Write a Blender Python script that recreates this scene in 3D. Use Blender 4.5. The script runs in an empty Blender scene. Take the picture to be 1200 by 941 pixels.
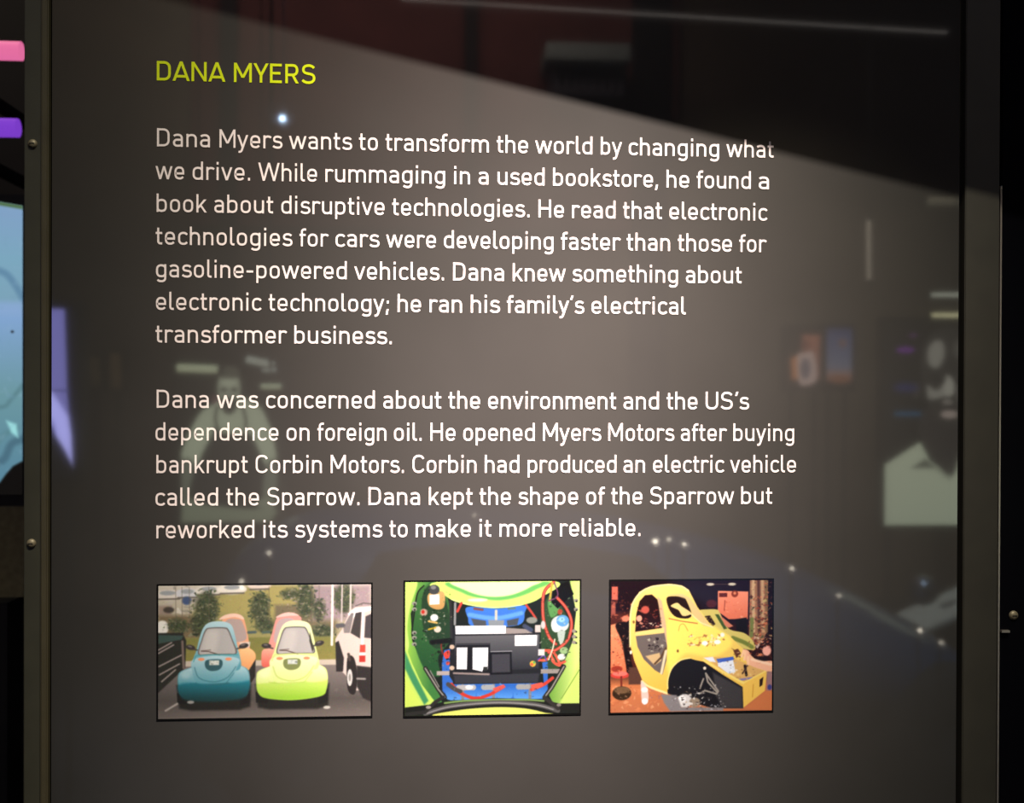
import bpy, bmesh, math, random
import numpy as np
from mathutils import Vector, Matrix

# ---------------------------------------------------------------- camera, world, main lights, exposure
scene = bpy.context.scene
col = scene.collection
W, H, F = 1200, 941, 1300.0                     # the frame and the focal length in its pixels
YAW, PITCH, ROLL = -0.0676453, -0.0054652, -0.0036223
CD, CZ = 1.04, 1.5                              # the camera stands 1.04 m in front of the panel, 1.5 m up
cam_d = bpy.data.cameras.new('camera'); cam = bpy.data.objects.new('camera', cam_d); col.objects.link(cam)
R = Matrix.Rotation(YAW, 3, 'Z') @ Matrix.Rotation(PITCH, 3, 'X') @ Matrix.Rotation(ROLL, 3, 'Y')
cam.matrix_world = Matrix.Translation((0, -CD, CZ)) @ (R @ Matrix.Rotation(math.pi / 2, 3, 'X')).to_4x4()
cam_d.sensor_width = 36; cam_d.lens = 36 * F / W; cam_d.clip_start = .02
cam_d.dof.use_dof = True; cam_d.dof.focus_distance = 1.045; cam_d.dof.aperture_fstop = 11
scene.camera = cam
world = bpy.data.worlds.new('world'); scene.world = world; world.use_nodes = True
world.node_tree.nodes['Background'].inputs[0].default_value = (.5, .55, .7, 1)
world.node_tree.nodes['Background'].inputs[1].default_value = .002
vs = scene.view_settings
vs.view_transform = 'Standard'; vs.look = 'None'; vs.gamma = 1; vs.use_curve_mapping = False; vs.exposure = 0
scene.cycles.sample_clamp_indirect = 8
scene.cycles.max_bounces = 8

def lamp(name, kind, loc, target, energy, color, **kw):
    d = bpy.data.lights.new(name, kind); d.energy = energy; d.color = color
    for k, v in kw.items(): setattr(d, k, v)
    o = bpy.data.objects.new(name, d); col.objects.link(o); o.location = loc
    o.rotation_euler = (Vector(target) - Vector(loc)).to_track_quat('-Z', 'Y').to_euler()
    return o
SPOT, AIM = Vector((.38, -1.35, 3.45)), Vector((.092, 0, 1.46))
ps = lamp('panel_spot', 'SPOT', SPOT, AIM, 2870, (1, 1, 1), spot_size=math.radians(70), spot_blend=.4, shadow_soft_size=.0006)
# the beam of the spotlight: a bright rosy core (4 degrees) in a wider, yellower skirt (7.5 degrees)
ps.data.use_nodes = True; nt = ps.data.node_tree; em0 = nt.nodes['Emission']
def mth(op, a, b=None):
    m = nt.nodes.new('ShaderNodeMath'); m.operation = op
    for k, v in ((0, a), (1, b)):
        if v is None: continue
        if isinstance(v, (int, float)): m.inputs[k].default_value = v
        else: nt.links.new(v, m.inputs[k])
    return m.outputs[0]
tc = nt.nodes.new('ShaderNodeTexCoord'); sx = nt.nodes.new('ShaderNodeSeparateXYZ'); nt.links.new(tc.outputs['Normal'], sx.inputs[0])
th2 = mth('MULTIPLY', mth('SUBTRACT', 1.0, mth('ABSOLUTE', sx.outputs['Z'])), 2.0)
def lobe(w, deg): return mth('MULTIPLY', mth('EXPONENT', mth('MULTIPLY', th2, -.5 / math.radians(deg) ** 2)), w)
core, skirt = lobe(.8, 3.85), lobe(.165, 7.3)
cx = nt.nodes.new('ShaderNodeCombineXYZ')
for k, (u, v) in enumerate(((1, 1), (.785, .95), (.75, .74))): nt.links.new(mth('ADD', mth('MULTIPLY', core, u), mth('MULTIPLY', skirt, v)), cx.inputs[k])
nt.links.new(cx.outputs[0], em0.inputs['Color']); em0.inputs['Strength'].default_value = 1
lamp('ambient_fill', 'AREA', (0, -2.2, 4.6), (0, -.9, 0), 24, (1, .86, .92), shape='RECTANGLE', size=5, size_y=1.5)  # added fill for the room's ambient light, no fixture behind it
lamp('red_wall_fill', 'AREA', (-.6, -5.6, 4.6), (-.6, -7, 3.4), 40, (1, .72, .62), shape='RECTANGLE', size=3.4, size_y=.3)  # added to brighten the red wall so that it mirrors
lamp('vehicle_streak_fill', 'AREA', (.7, -3.5, 3.9), (.7, -3.0, .6), 5, (.62, .78, 1), shape='RECTANGLE', size=3.0, size_y=.12)  # added to draw streak highlights on the car's coat
for n, x in enumerate((-.3, 1.9)): lamp('vehicle_fill', 'SPOT', (x, -1.9, 4.4), (x + .1, -3.4, .7), 620, (.50, .74, 1), spot_size=math.radians(50), spot_blend=.6, shadow_soft_size=.03)  # added fill that brings out the blue of the car body
lamp('back_wall_fill', 'SPOT', (1.6, -4.3, 4.5), (2.5, -7, 1.5), 430, (1, .93, .8), spot_size=math.radians(62), spot_blend=1, shadow_soft_size=.05)  # added to brighten the brown wall behind the car
lamp('plinth_fill', 'SPOT', (-2.0, .7, 3.0), (-1.62, 1.9, .95), 26, (1, .92, .7), spot_size=math.radians(30), spot_blend=.8, shadow_soft_size=.03)  # added to lift the plinth under the screen
lamp('far_wall_fill', 'AREA', (-2.2, 2.6, 4.5), (-1.6, 3.4, 1.4), 12, (1, .85, .55), shape='RECTANGLE', size=2, size_y=.3)  # added to lighten the far wall left of the panel
lamp('board_fill', 'SPOT', (2.6, -3.4, 4.4), (2.45, -4.37, .58), 520, (1, .95, .82), spot_size=math.radians(13), spot_blend=.5, shadow_soft_size=.03)  # added to brighten the slanted reading board

# ---------------------------------------------------------------- helpers
def at(px, py, Y=0.0):
    """World point seen through a frame pixel on the plane y = Y (the panel's face is y = 0)."""
    v = R @ Vector(((px - W / 2) / F, 1, -(py - H / 2) / F)); t = (Y + CD) / v.y
    return Vector((v.x * t, Y, CZ + v.z * t))
def mirrored(px, py, Y):
    """World point whose reflection in the panel's face shows at a pixel, Y metres deep."""
    p = at(px, py, Y); return Vector((p.x, -Y, p.z))
def tag(o, label=None, cat=None, group=None, kind=None):
    if label: o['label'] = label
    if cat: o['category'] = cat
    if group: o['group'] = group
    if kind: o['kind'] = kind
    return o
def link(name, me, m, parent=None):
    o = bpy.data.objects.new(name, me); col.objects.link(o)
    if m: me.materials.append(m)
    if parent:
        o.parent = parent; o.matrix_parent_inverse = Matrix.Translation(-Vector(parent['at'])) if 'at' in parent else Matrix()
    return o
def empty(name, loc, label, cat, group=None):
    o = bpy.data.objects.new(name, None); col.objects.link(o); o.location = loc; o.empty_display_size = .05
    o['at'] = tuple(loc); return tag(o, label, cat, group)
def mesh(name, bm, m, parent=None, smooth=False):
    me = bpy.data.meshes.new(name)
    bmesh.ops.recalc_face_normals(bm, faces=bm.faces)
    bm.to_mesh(me); bm.free()
    if smooth:
        for p in me.polygons: p.use_smooth = True
    return link(name, me, m, parent)
def bx(bm, x0, x1, y0, y1, z0, z1, bev=0):
    r = bmesh.ops.create_cube(bm, size=1, matrix=Matrix.Translation(((x0 + x1) / 2, (y0 + y1) / 2, (z0 + z1) / 2)) @ Matrix.Diagonal((abs(x1 - x0), abs(y1 - y0), abs(z1 - z0), 1)))
    if bev:
        e = list({e for v in r['verts'] for e in v.link_edges})
        bmesh.ops.bevel(bm, geom=e, offset=bev, segments=2, affect='EDGES')
def box(name, a, m, parent=None, bev=0):
    bm = bmesh.new(); bx(bm, *a, bev=bev); return mesh(name, bm, m, parent)
def tube(bm, p, q, r, n=12, r2=None):
    p, q = Vector(p), Vector(q); d = q - p
    M = Matrix.Translation((p + q) / 2) @ d.to_track_quat('Z', 'Y').to_matrix().to_4x4()
    bmesh.ops.create_cone(bm, cap_ends=True, segments=n, radius1=r, radius2=r if r2 is None else r2, depth=d.length, matrix=M)
def lathe(bm, c, axis, prof, n=20):
    q = Vector(axis).to_track_quat('Z', 'Y'); rings = []
    for r, h in prof:
        rings.append([bm.verts.new(Vector(c) + q @ Vector((r * math.cos(2 * math.pi * k / n), r * math.sin(2 * math.pi * k / n), h))) for k in range(n)])
    for a, b in zip(rings, rings[1:]):
        for k in range(n): bm.faces.new((a[k], a[(k + 1) % n], b[(k + 1) % n], b[k]))
    bm.faces.new(rings[0]); bm.faces.new(rings[-1])

def mat(name, c, rough=.5, metal=0., ior=1.5, emit=0., noise=0., scale=60., coat=0., bump=0., spec=.5):
    m = bpy.data.materials.new(name); m.use_nodes = True; n = m.node_tree; b = n.nodes['Principled BSDF']
    b.inputs['Base Color'].default_value = (*c, 1); b.inputs['Roughness'].default_value = rough
    b.inputs['Metallic'].default_value = metal; b.inputs['IOR'].default_value = ior; b.inputs['Coat Weight'].default_value = coat
    b.inputs['Specular IOR Level'].default_value = spec
    b.inputs['Coat Roughness'].default_value = .05
    if emit: b.inputs['Emission Color'].default_value = (*c, 1); b.inputs['Emission Strength'].default_value = emit
    if noise or bump:
        t = n.nodes.new('ShaderNodeTexNoise'); t.inputs['Scale'].default_value = scale; t.inputs['Detail'].default_value = 4
        g = n.nodes.new('ShaderNodeTexCoord'); n.links.new(g.outputs['Object'], t.inputs['Vector'])
        if noise:
            r = n.nodes.new('ShaderNodeValToRGB'); n.links.new(t.outputs['Fac'], r.inputs['Fac'])
            r.color_ramp.elements[0].position = .3; r.color_ramp.elements[1].position = .7
            r.color_ramp.elements[0].color = (*[q * (1 - noise) for q in c], 1); r.color_ramp.elements[1].color = (*[min(1, q * (1 + noise)) for q in c], 1)
            n.links.new(r.outputs['Color'], b.inputs['Base Color'])
        if bump:
            u = n.nodes.new('ShaderNodeBump'); u.inputs['Strength'].default_value = bump; u.inputs['Distance'].default_value = .002
            n.links.new(t.outputs['Fac'], u.inputs['Height']); n.links.new(u.outputs['Normal'], b.inputs['Normal'])
    return m
def print_mat(name, canvas, gain=(1, 1, 1), glow=0., ior=1.5, rough=.4):
    """Material of a flat print or a backlit print, from a canvas painted above."""
    a = np.clip(canvas.a, 0, 255) / 255
    im = bpy.data.images.new(name, canvas.w, canvas.h, alpha=False)
    px = np.ones((canvas.h, canvas.w, 4), np.float32); px[..., :3] = a[::-1]
    im.pixels.foreach_set(px.ravel()); im.update(); im.pack()
    m = bpy.data.materials.new(name); m.use_nodes = True; n = m.node_tree; b = n.nodes['Principled BSDF']
    t = n.nodes.new('ShaderNodeTexImage'); t.image = im; t.extension = 'EXTEND'
    x = n.nodes.new('ShaderNodeMix'); x.data_type = 'RGBA'; x.blend_type = 'MULTIPLY'; x.inputs[0].default_value = 1
    n.links.new(t.outputs['Color'], x.inputs[6]); x.inputs[7].default_value = (*gain, 1)
    b.inputs['Roughness'].default_value = rough; b.inputs['IOR'].default_value = ior
    if glow:
        b.inputs['Base Color'].default_value = (.01, .01, .01, 1)
        n.links.new(x.outputs[2], b.inputs['Emission Color']); b.inputs['Emission Strength'].default_value = glow
    else: n.links.new(x.outputs[2], b.inputs['Base Color'])
    return m
def quad(name, p, m, parent=None):
    """A flat picture: corners bottom left, bottom right, top right, top left of the print."""
    me = bpy.data.meshes.new(name); me.from_pydata([tuple(q) for q in p], [], [(0, 1, 2, 3)])
    uv = me.uv_layers.new(name='UVMap')
    for k, c in enumerate(((0, 0), (1, 0), (1, 1), (0, 1))): uv.data[k].uv = c
    return link(name, me, m, parent)
# ---------------------------------------------------------------- flat prints (painted with numpy into packed images)
class Canvas:
    """A flat print: colours 0-255 sRGB, drawn in its own units, sampled at k pixels per unit."""
    def __init__(s, x0, y0, x1, y1, k, bg=(0, 0, 0), seed=1):
        s.x0, s.y0, s.k = x0, y0, k
        s.w, s.h = int(round((x1 - x0) * k)), int(round((y1 - y0) * k))
        s.a = np.empty((s.h, s.w, 3)); s.a[:] = bg
        s.rng = np.random.default_rng(seed)
        s.Y, s.X = np.mgrid[0:s.h, 0:s.w]
        s.X = (s.X + .5) / k + x0; s.Y = (s.Y + .5) / k + y0
    def curve(s, p, closed=True, n=8):
        p = np.array(p, float); N = len(p); out = []
        for i in range(N if closed else N - 1):
            a, b = p[i], p[(i + 1) % N]
            z = p[(i - 1) % N] if closed or i > 0 else a
            c = p[(i + 2) % N] if closed or i + 2 < N else b
            for t in np.arange(n) / n:
                out.append(.5 * (2 * a + (b - z) * t + (2 * z - 5 * a + 4 * b - c) * t * t + (3 * a - z - 3 * b + c) * t ** 3))
        if not closed: out.append(p[-1])
        return np.array(out)
    def box(s, pts, pad):
        i0 = max(0, int((pts[:, 0].min() - pad - s.x0) * s.k)); i1 = min(s.w, int((pts[:, 0].max() + pad - s.x0) * s.k) + 2)
        j0 = max(0, int((pts[:, 1].min() - pad - s.y0) * s.k)); j1 = min(s.h, int((pts[:, 1].max() + pad - s.y0) * s.k) + 2)
        return i0, i1, j0, j1
    def put(s, sl, m, col):
        j, i = sl
        if callable(col): col = col(s.X[j, i], s.Y[j, i])
        m = m[..., None]; s.a[j, i] = s.a[j, i] * (1 - m) + np.asarray(col, float) * m
    def dist(s, pts, sl, closed):
        X, Y = s.X[sl], s.Y[sl]; d = np.full(X.shape, 1e18); N = len(pts)
        for q in range(N if closed else N - 1):
            (ax, ay), (bx, by) = pts[q], pts[(q + 1) % N]
            vx, vy = bx - ax, by - ay; L = vx * vx + vy * vy + 1e-9
            t = np.clip(((X - ax) * vx + (Y - ay) * vy) / L, 0, 1)
            d = np.minimum(d, (X - ax - t * vx) ** 2 + (Y - ay - t * vy) ** 2)
        return np.sqrt(d)
    def poly(s, pts, col, smooth=False, soft=0, op=1.):
        pts = s.curve(pts) if smooth else np.array(pts, float)
        pad = soft + 2 / s.k; i0, i1, j0, j1 = s.box(pts, pad)
        if i1 <= i0 or j1 <= j0: return
        sl = (slice(j0, j1), slice(i0, i1)); X, Y = s.X[sl], s.Y[sl]
        ins = np.zeros(X.shape, bool); N = len(pts)
        for q in range(N):
            (ax, ay), (bx, by) = pts[q], pts[(q + 1) % N]
            if ay == by: continue
            ins ^= ((ay > Y) != (by > Y)) & (X < (bx - ax) * (Y - ay) / (by - ay) + ax)
        d = s.dist(pts, sl, True) * np.where(ins, 1, -1)
        s.put(sl, np.clip(.5 + d / max(soft, 1 / s.k), 0, 1) * op, col)
    def line(s, pts, w, col, smooth=False, op=1., soft=0):
        pts = s.curve(pts, False) if smooth else np.array(pts, float)
        i0, i1, j0, j1 = s.box(pts, w + soft + 2 / s.k)
        if i1 <= i0 or j1 <= j0: return
        sl = (slice(j0, j1), slice(i0, i1))
        s.put(sl, np.clip(.5 + (w / 2 - s.dist(pts, sl, False)) / max(soft, 1 / s.k), 0, 1) * op, col)
    def ell(s, cx, cy, rx, ry, col, op=1., soft=0, rot=0):
        t = np.linspace(0, 2 * np.pi, 33)[:-1]; c, n = math.cos(rot), math.sin(rot)
        x, y = rx * np.cos(t), ry * np.sin(t)
        s.poly(np.stack([cx + x * c - y * n, cy + x * n + y * c], 1), col, soft=soft, op=op)
    def rect(s, x0, y0, x1, y1, col, **k): s.poly([(x0, y0), (x1, y0), (x1, y1), (x0, y1)], col, **k)
    def speck(s, x0, y0, x1, y1, n, r, cols, op=.8, within=None):
        for _ in range(n):
            x, y = s.rng.uniform(x0, x1), s.rng.uniform(y0, y1)
            if within and not within(x, y): continue
            q = r * s.rng.uniform(.5, 1.3)
            m = s.rng.integers(3, 6); t = np.sort(s.rng.uniform(0, 2 * np.pi, m)); g = q * s.rng.uniform(.5, 1.6, m)
            s.poly(np.stack([x + g * np.cos(t), y + g * np.sin(t) * .8], 1), cols[s.rng.integers(len(cols))], op=op, soft=3)
    def blur(s, r, sl=None):
        n = int(r * s.k * 2.5) + 1; g = np.exp(-.5 * (np.arange(-n, n + 1) / (r * s.k)) ** 2); g /= g.sum()
        for ax in (0, 1):
            p = np.pad(s.a, [(n, n) if q == ax else (0, 0) for q in range(3)], mode='edge')
            s.a = sum(g[m] * (p[m:m + s.h] if ax == 0 else p[:, m:m + s.w]) for m in range(2 * n + 1))
    def haze(s, k, c): s.a = s.a * (1 - k) + np.array(c, float) * k
    def grain(s, amp): s.a = s.a + s.rng.normal(0, amp, s.a.shape)

def vgrad(y0, c0, y1, c1):
    c0, c1 = np.array(c0, float), np.array(c1, float)
    return lambda X, Y: c0 + (c1 - c0) * np.clip((Y - y0) / (y1 - y0), 0, 1)[..., None]
def hgrad(x0, c0, x1, c1):
    c0, c1 = np.array(c0, float), np.array(c1, float)
    return lambda X, Y: c0 + (c1 - c0) * np.clip((X - x0) / (x1 - x0), 0, 1)[..., None]
def ramp(y, cols):
    cols = np.array(cols, float)
    return lambda X, Y: np.stack([np.interp(Y, y, cols[:, q]) for q in range(3)], -1)

def paint_car_park():
    c = Canvas(42, 48, 1140, 732, .75, (150, 140, 120), 3)
    c.rect(0, 0, 1200, 330, vgrad(50, (205, 190, 170), 320, (150, 135, 105)))
    c.speck(42, 50, 1140, 200, 160, 16, [(236, 222, 206), (176, 166, 152), (120, 112, 104), (206, 186, 170)], op=.5)
    c.poly([(300, 110), (420, 60), (760, 45), (900, 90), (960, 240), (860, 330), (150, 330), (200, 210)], (150, 138, 82), True, soft=30)
    c.poly([(340, 130), (470, 80), (700, 60), (740, 170), (620, 200), (380, 190)], (164, 148, 84), True, soft=20)
    # parked cars along the top
    for x, y, w, col in [(90, 95, 75, (222, 205, 190)), (190, 88, 60, (205, 198, 198)), (300, 75, 70, (220, 206, 190)), (420, 68, 75, (236, 222, 204)), (560, 48, 60, (225, 200, 180))]:
        c.ell(x, y, w, 27, col, soft=10); c.ell(x, y - 10, w * .55, 12, (150, 150, 150), soft=8); c.line([(x - w * .8, y + 22), (x + w * .8, y + 20)], 8, (95, 85, 75), soft=6)
    c.ell(187, 125, 24, 22, (60, 75, 110), soft=10)
    c.ell(470, 60, 12, 12, (255, 250, 235), soft=6)
    c.rect(42, 150, 110, 200, (150, 125, 110), soft=16); c.ell(95, 172, 28, 16, (60, 52, 46), soft=10)
    c.rect(42, 200, 330, 320, (112, 92, 66), soft=24)
    c.ell(62, 262, 34, 36, (238, 226, 212), soft=8)
    G = [(40, 50, 30), (62, 72, 44), (84, 90, 58), (48, 60, 46), (100, 100, 70)]
    def bush(x, y, w, h, n):
        c.ell(x, y, w * .8, h * .9, (52, 58, 40), soft=24, op=.9)
        c.speck(x - w * 1.15, y - h * 1.1, x + w * 1.15, y + h * 1.1, int(n * 2.6), 9, G + [(128, 122, 92), (36, 40, 30)], within=lambda a, b: ((a - x) / w) ** 2 + ((b - y) / h) ** 2 < c.rng.uniform(.5, 1.5))
    bush(140, 255, 60, 42, 60); bush(290, 165, 75, 95, 150); bush(250, 250, 55, 60, 60)
    c.rect(640, 150, 960, 290, (112, 98, 72), soft=20)
    c.rect(840, 50, 1140, 230, (150, 126, 128), soft=30)
    bush(565, 165, 60, 85, 130); bush(590, 255, 60, 40, 40)
    bush(800, 130, 55, 95, 110); bush(720, 95, 60, 28, 30); bush(1000, 120, 65, 85, 90); bush(890, 290, 75, 38, 60); bush(870, 180, 40, 60, 40)
    c.speck(650, 60, 1130, 260, 120, 8, [(60, 55, 46), (150, 130, 120), (180, 155, 150), (92, 90, 66)], op=.7)
    for x in (130, 162, 200, 300, 610, 830, 870): c.line([(x, 55), (x + 2, 250)], 4, (92, 80, 66), op=.55)
    # verge, kerb, asphalt
    c.rect(0, 318, 1200, 445, vgrad(318, (116, 112, 56), 440, (132, 120, 58)), soft=10)
    c.speck(180, 320, 1130, 430, 220, 8, [(96, 100, 42), (146, 134, 74), (120, 110, 50)], op=.5)
    c.rect(0, 436, 1200, 470, (196, 176, 156), soft=5)
    c.rect(0, 464, 1200, 760, ramp([464, 560, 640, 735], [(118, 104, 98), (96, 86, 82), (74, 66, 62), (104, 92, 86)]), soft=5)
    c.speck(42, 470, 1140, 730, 260, 10, [(84, 76, 72), (112, 100, 94)], op=.25)
    for x, w, a in ((937, 13, (226, 212, 200)), (987, 8, (190, 172, 166)), (1032, 10, (204, 186, 176))): c.line([(x + 3, 50), (x, 360 if w == 13 else 240)], w, a)
    # dark truck bed with pale rails at left
    c.poly([(30, 290), (165, 290), (185, 330), (180, 470), (40, 600)], (34, 34, 30), soft=6)
    c.poly([(42, 300), (170, 305), (160, 325), (42, 345)], (52, 70, 64), soft=6)
    for a, b in (((42, 378), (110, 340)), ((42, 395), (120, 352)), ((46, 462), (160, 405)), ((48, 505), (150, 450)), ((60, 540), (130, 480))): c.line([a, b], 7, (158, 138, 132), soft=4)
    c.line([(165, 335), (172, 470)], 12, (112, 92, 84), soft=4)
    # the cars: rear pair first
    def rear(cx, col, lo, glass, side):
        b = cx
        c.poly([(b - 82, 470), (b - 78, 360), (b - 66, 250), (b - 40, 205), (b, 193), (b + 42, 205), (b + 62, 250), (b + 84, 370), (b + 95, 480)], col, True)
        c.poly([(b - 56, 330), (b - 40, 232), (b + 18, 222), (b + 46, 240), (b + 62, 330)], glass, True, soft=4)
        c.poly([(b - 84 if side < 0 else b - 10, 375), (b + 60 if side > 0 else b - 30, 372), (b + (112 if side > 0 else 20), 400), (b + (100 if side > 0 else 10), 470), (b + 40 if side > 0 else b, 492), (b - 10 if side > 0 else b - 72, 470), (b - 20 if side > 0 else b - 84, 420)], lo, True, soft=4)
    rear(428, (236, 158, 118), (242, 172, 104), (176, 150, 140), 1)
    c.poly([(355, 225), (380, 202), (430, 193), (470, 205), (480, 225), (430, 212)], (245, 196, 170), True, soft=3)
    c.poly([(458, 342), (515, 340), (512, 362), (500, 372), (465, 372)], (232, 232, 226), soft=6, op=.6)
    c.poly([(462, 385), (500, 372), (532, 390), (540, 430), (522, 475), (480, 478), (462, 460)], vgrad(370, (250, 194, 130), 480, (236, 150, 92)), True, soft=4)
    c.poly([(508, 485), (542, 430), (540, 520), (515, 560)], (36, 32, 30), soft=5)
    c.poly([(612, 372), (628, 290), (648, 222), (676, 198), (720, 190), (762, 206), (775, 240), (700, 380)], (230, 146, 132), True)
    c.poly([(636, 330), (650, 250), (680, 222), (730, 222), (740, 250), (660, 340)], (190, 160, 156), True, soft=4)
    c.poly([(645, 215), (680, 196), (725, 190), (765, 206), (720, 208), (670, 214)], (246, 190, 176), True, soft=3)
    c.poly([(574, 392), (600, 376), (640, 380), (640, 462), (600, 472), (574, 462)], vgrad(375, (246, 166, 140), 470, (226, 92, 76)), True, soft=4)
    c.line([(505, 292), (540, 290)], 14, (70, 84, 80), soft=6); c.line([(580, 292), (612, 290)], 14, (74, 88, 78), soft=6)
    def front(cx, k, hi, mid, lo, belly, glass, belt):
        o = lambda L: [(cx + (x - 328) * k, y) for x, y in L]
        # shade and tyres under it
        c.poly(o([(135, 560), (150, 680), (210, 692), (460, 692), (515, 675), (520, 560)]), (28, 26, 24), soft=14)
        c.poly(o([(138, 600), (140, 655), (200, 660), (205, 600)]), (22, 20, 20), soft=4); c.poly(o([(462, 600), (462, 668), (512, 655), (514, 590)]), (22, 20, 20), soft=4)
        # nose with fenders
        c.poly(o([(142, 520), (152, 492), (200, 472), (235, 462), (330, 470), (440, 460), (475, 466), (505, 488), (512, 540), (506, 590), (486, 622), (400, 640), (300, 645), (190, 632), (152, 606), (142, 560)]), vgrad(465, mid, 625, belly), True, soft=4)
        c.poly(o([(150, 500), (200, 474), (240, 470), (250, 500), (236, 546), (180, 556), (146, 556)]), vgrad(470, hi, 560, mid), True, soft=8)
        c.poly(o([(420, 470), (470, 466), (502, 492), (510, 540), (470, 552), (400, 548), (420, 500)]), vgrad(465, hi, 555, mid), True, soft=8)
        # cabin
        c.poly(o([(212, 466), (222, 420), (236, 384), (252, 320), (272, 266), (300, 240), (345, 232), (392, 238), (420, 258), (436, 310), (452, 380), (462, 420), (466, 466), (430, 490), (250, 490)]), vgrad(240, hi, 490, mid), True, soft=2)
        c.poly(o([(246, 400), (262, 330), (282, 276), (310, 264), (380, 264), (402, 276), (424, 330), (446, 396), (400, 404), (300, 404)]), (96, 88, 84), True, soft=2)
        c.poly(o([(252, 398), (268, 330), (288, 280), (312, 270), (378, 270), (398, 282), (418, 330), (438, 394), (400, 400), (300, 400)]), glass, True, soft=4)
        c.poly(o([(290, 290), (330, 278), (350, 300), (330, 390), (270, 392)]), (228, 214, 200), True, soft=30, op=.35)
        c.line(o([(262, 386), (300, 388), (356, 406)]), 5, (86, 66, 60)); c.line(o([(262, 384), (310, 380)]), 4, (110, 90, 84))
        # bonnet
        c.poly(o([(218, 430), (300, 412), (380, 412), (456, 428), (446, 470), (410, 540), (330, 556), (240, 550), (214, 480)]), vgrad(410, hi, 560, mid), True, soft=6)
        c.line(o([(228, 470), (248, 520), (300, 542), (350, 542), (400, 520), (440, 468)]), 6, lo, True, op=.55, soft=4)
        c.line(o([(206, 550), (250, 556), (390, 552), (430, 500)]), 4, lo, op=.6)
        c.line(o([(222, 440), (236, 408), (330, 404), (450, 406)]), 5, belt, op=.7, soft=3)
        c.poly(o([(284, 436), (322, 428), (366, 432), (370, 462), (350, 484), (310, 488), (284, 470)]), tuple(q * .55 for q in mid), True, soft=4)
        c.poly(o([(303, 434), (354, 434), (353, 458), (304, 458)]), (214, 214, 200), soft=5); c.speck(cx - 24 * k, 438, cx + 24 * k, 455, 12, 4, [(90, 96, 90)], op=.7)
        for q in (-1, 1):
            x = 262 if q < 0 else 402
            c.ell(cx + (x - 328) * k, 428, 17 * k, 8, (240, 140, 96), soft=4)
        c.ell(cx - 146 * k * (1 if 1 else 1), 510, 22, 16, hi, soft=18, op=.5)
    front(328, 1.0, (176, 204, 208), (76, 144, 156), (36, 92, 104), (16, 56, 60), (174, 166, 160), (44, 140, 140))
    c.poly([(146, 560), (200, 548), (330, 560), (460, 548), (510, 545), (505, 600), (470, 636), (330, 650), (190, 640), (150, 606)], vgrad(545, (22, 112, 130), 650, (20, 40, 40)), True, soft=14, op=.85)
    front(732, 1.0, (244, 244, 186), (222, 232, 130), (168, 184, 70), (160, 206, 56), (182, 172, 166), (196, 210, 100))
    c.poly([(552, 560), (640, 566), (740, 572), (840, 562), (908, 545), (905, 585), (880, 622), (740, 640), (600, 632), (560, 606)], vgrad(545, (206, 226, 96), 640, (138, 190, 40)), True, soft=14, op=.8)
    c.poly([(822, 290), (842, 380), (836, 398), (820, 340)], (54, 50, 44), soft=3)
    for x, y, r in ((480, 361, -.2), (872, 352, -.25), (597, 362, .1), (207, 366, .25)):
        c.ell(x, y, 25, 13, (46, 40, 40), soft=5, rot=r); c.line([(x, y + 6), (x + (-34 if r < 0 else 34), y + 14)], 7, (60, 52, 50), soft=4); c.ell(x - 3, y - 5, 12, 4, (110, 100, 96), soft=4, rot=r)
    c.speck(60, 60, 1130, 320, 260, 5, [(70, 66, 50), (196, 182, 158), (110, 104, 70), (176, 160, 120)], op=.35, within=lambda a, b: b < 200 or not 230 < a < 860)
    c.line([(80, 690), (140, 655)], 10, (170, 156, 146), soft=6); c.ell(912, 685, 18, 8, (200, 190, 176), soft=6); c.ell(208, 648, 18, 8, (150, 146, 140), soft=6)
    # SUV at right
    c.poly([(955, 330), (975, 300), (990, 280), (1030, 185), (1060, 165), (1145, 160), (1145, 600), (1060, 600), (1010, 520), (960, 470)], (206, 184, 172), soft=3)
    c.poly([(1020, 200), (1060, 172), (1145, 166), (1145, 180), (1080, 196), (1040, 230)], (248, 240, 232), soft=6)
    c.poly([(996, 270), (1036, 196), (1052, 196), (1030, 300), (1000, 300)], (120, 108, 106), soft=4); c.poly([(1034, 300), (1060, 196), (1092, 190), (1084, 330)], (52, 46, 46), soft=4)
    c.poly([(1112, 215), (1145, 200), (1145, 330), (1106, 325)], (58, 52, 54), soft=4); c.line([(1100, 180), (1095, 400)], 10, (244, 234, 224), soft=6)
    c.poly([(1084, 362), (1112, 362), (1112, 402), (1082, 402)], (206, 60, 48), soft=3); c.rect(1082, 402, 1112, 418, (240, 210, 200)); c.rect(1080, 418, 1112, 452, (176, 42, 34), soft=3)
    c.poly([(955, 350), (972, 340), (1000, 430), (996, 500), (960, 500)], (34, 30, 30), soft=4); c.poly([(1018, 430), (1052, 430), (1070, 520), (1060, 612), (1030, 612), (1016, 560)], (30, 26, 26), True, soft=4)
    c.ell(1031, 532, 14, 44, (206, 196, 188), soft=4); c.ell(1031, 532, 6, 20, (130, 122, 116), soft=3)
    c.poly([(1066, 470), (1145, 480), (1145, 660), (1100, 640), (1068, 580)], (34, 30, 30), soft=8); c.line([(1070, 538), (1110, 540)], 10, (140, 130, 124), soft=4)
    c.line([(1024, 410), (1030, 440)], 14, (60, 50, 46), soft=4); c.line([(966, 262), (995, 260)], 22, (78, 74, 76), soft=6)
    c.line([(1060, 160), (1100, 145), (1140, 150)], 6, (90, 80, 78))
    c.blur(2.2); c.haze(.10, (205, 186, 164)); c.grain(6); return c

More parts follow.
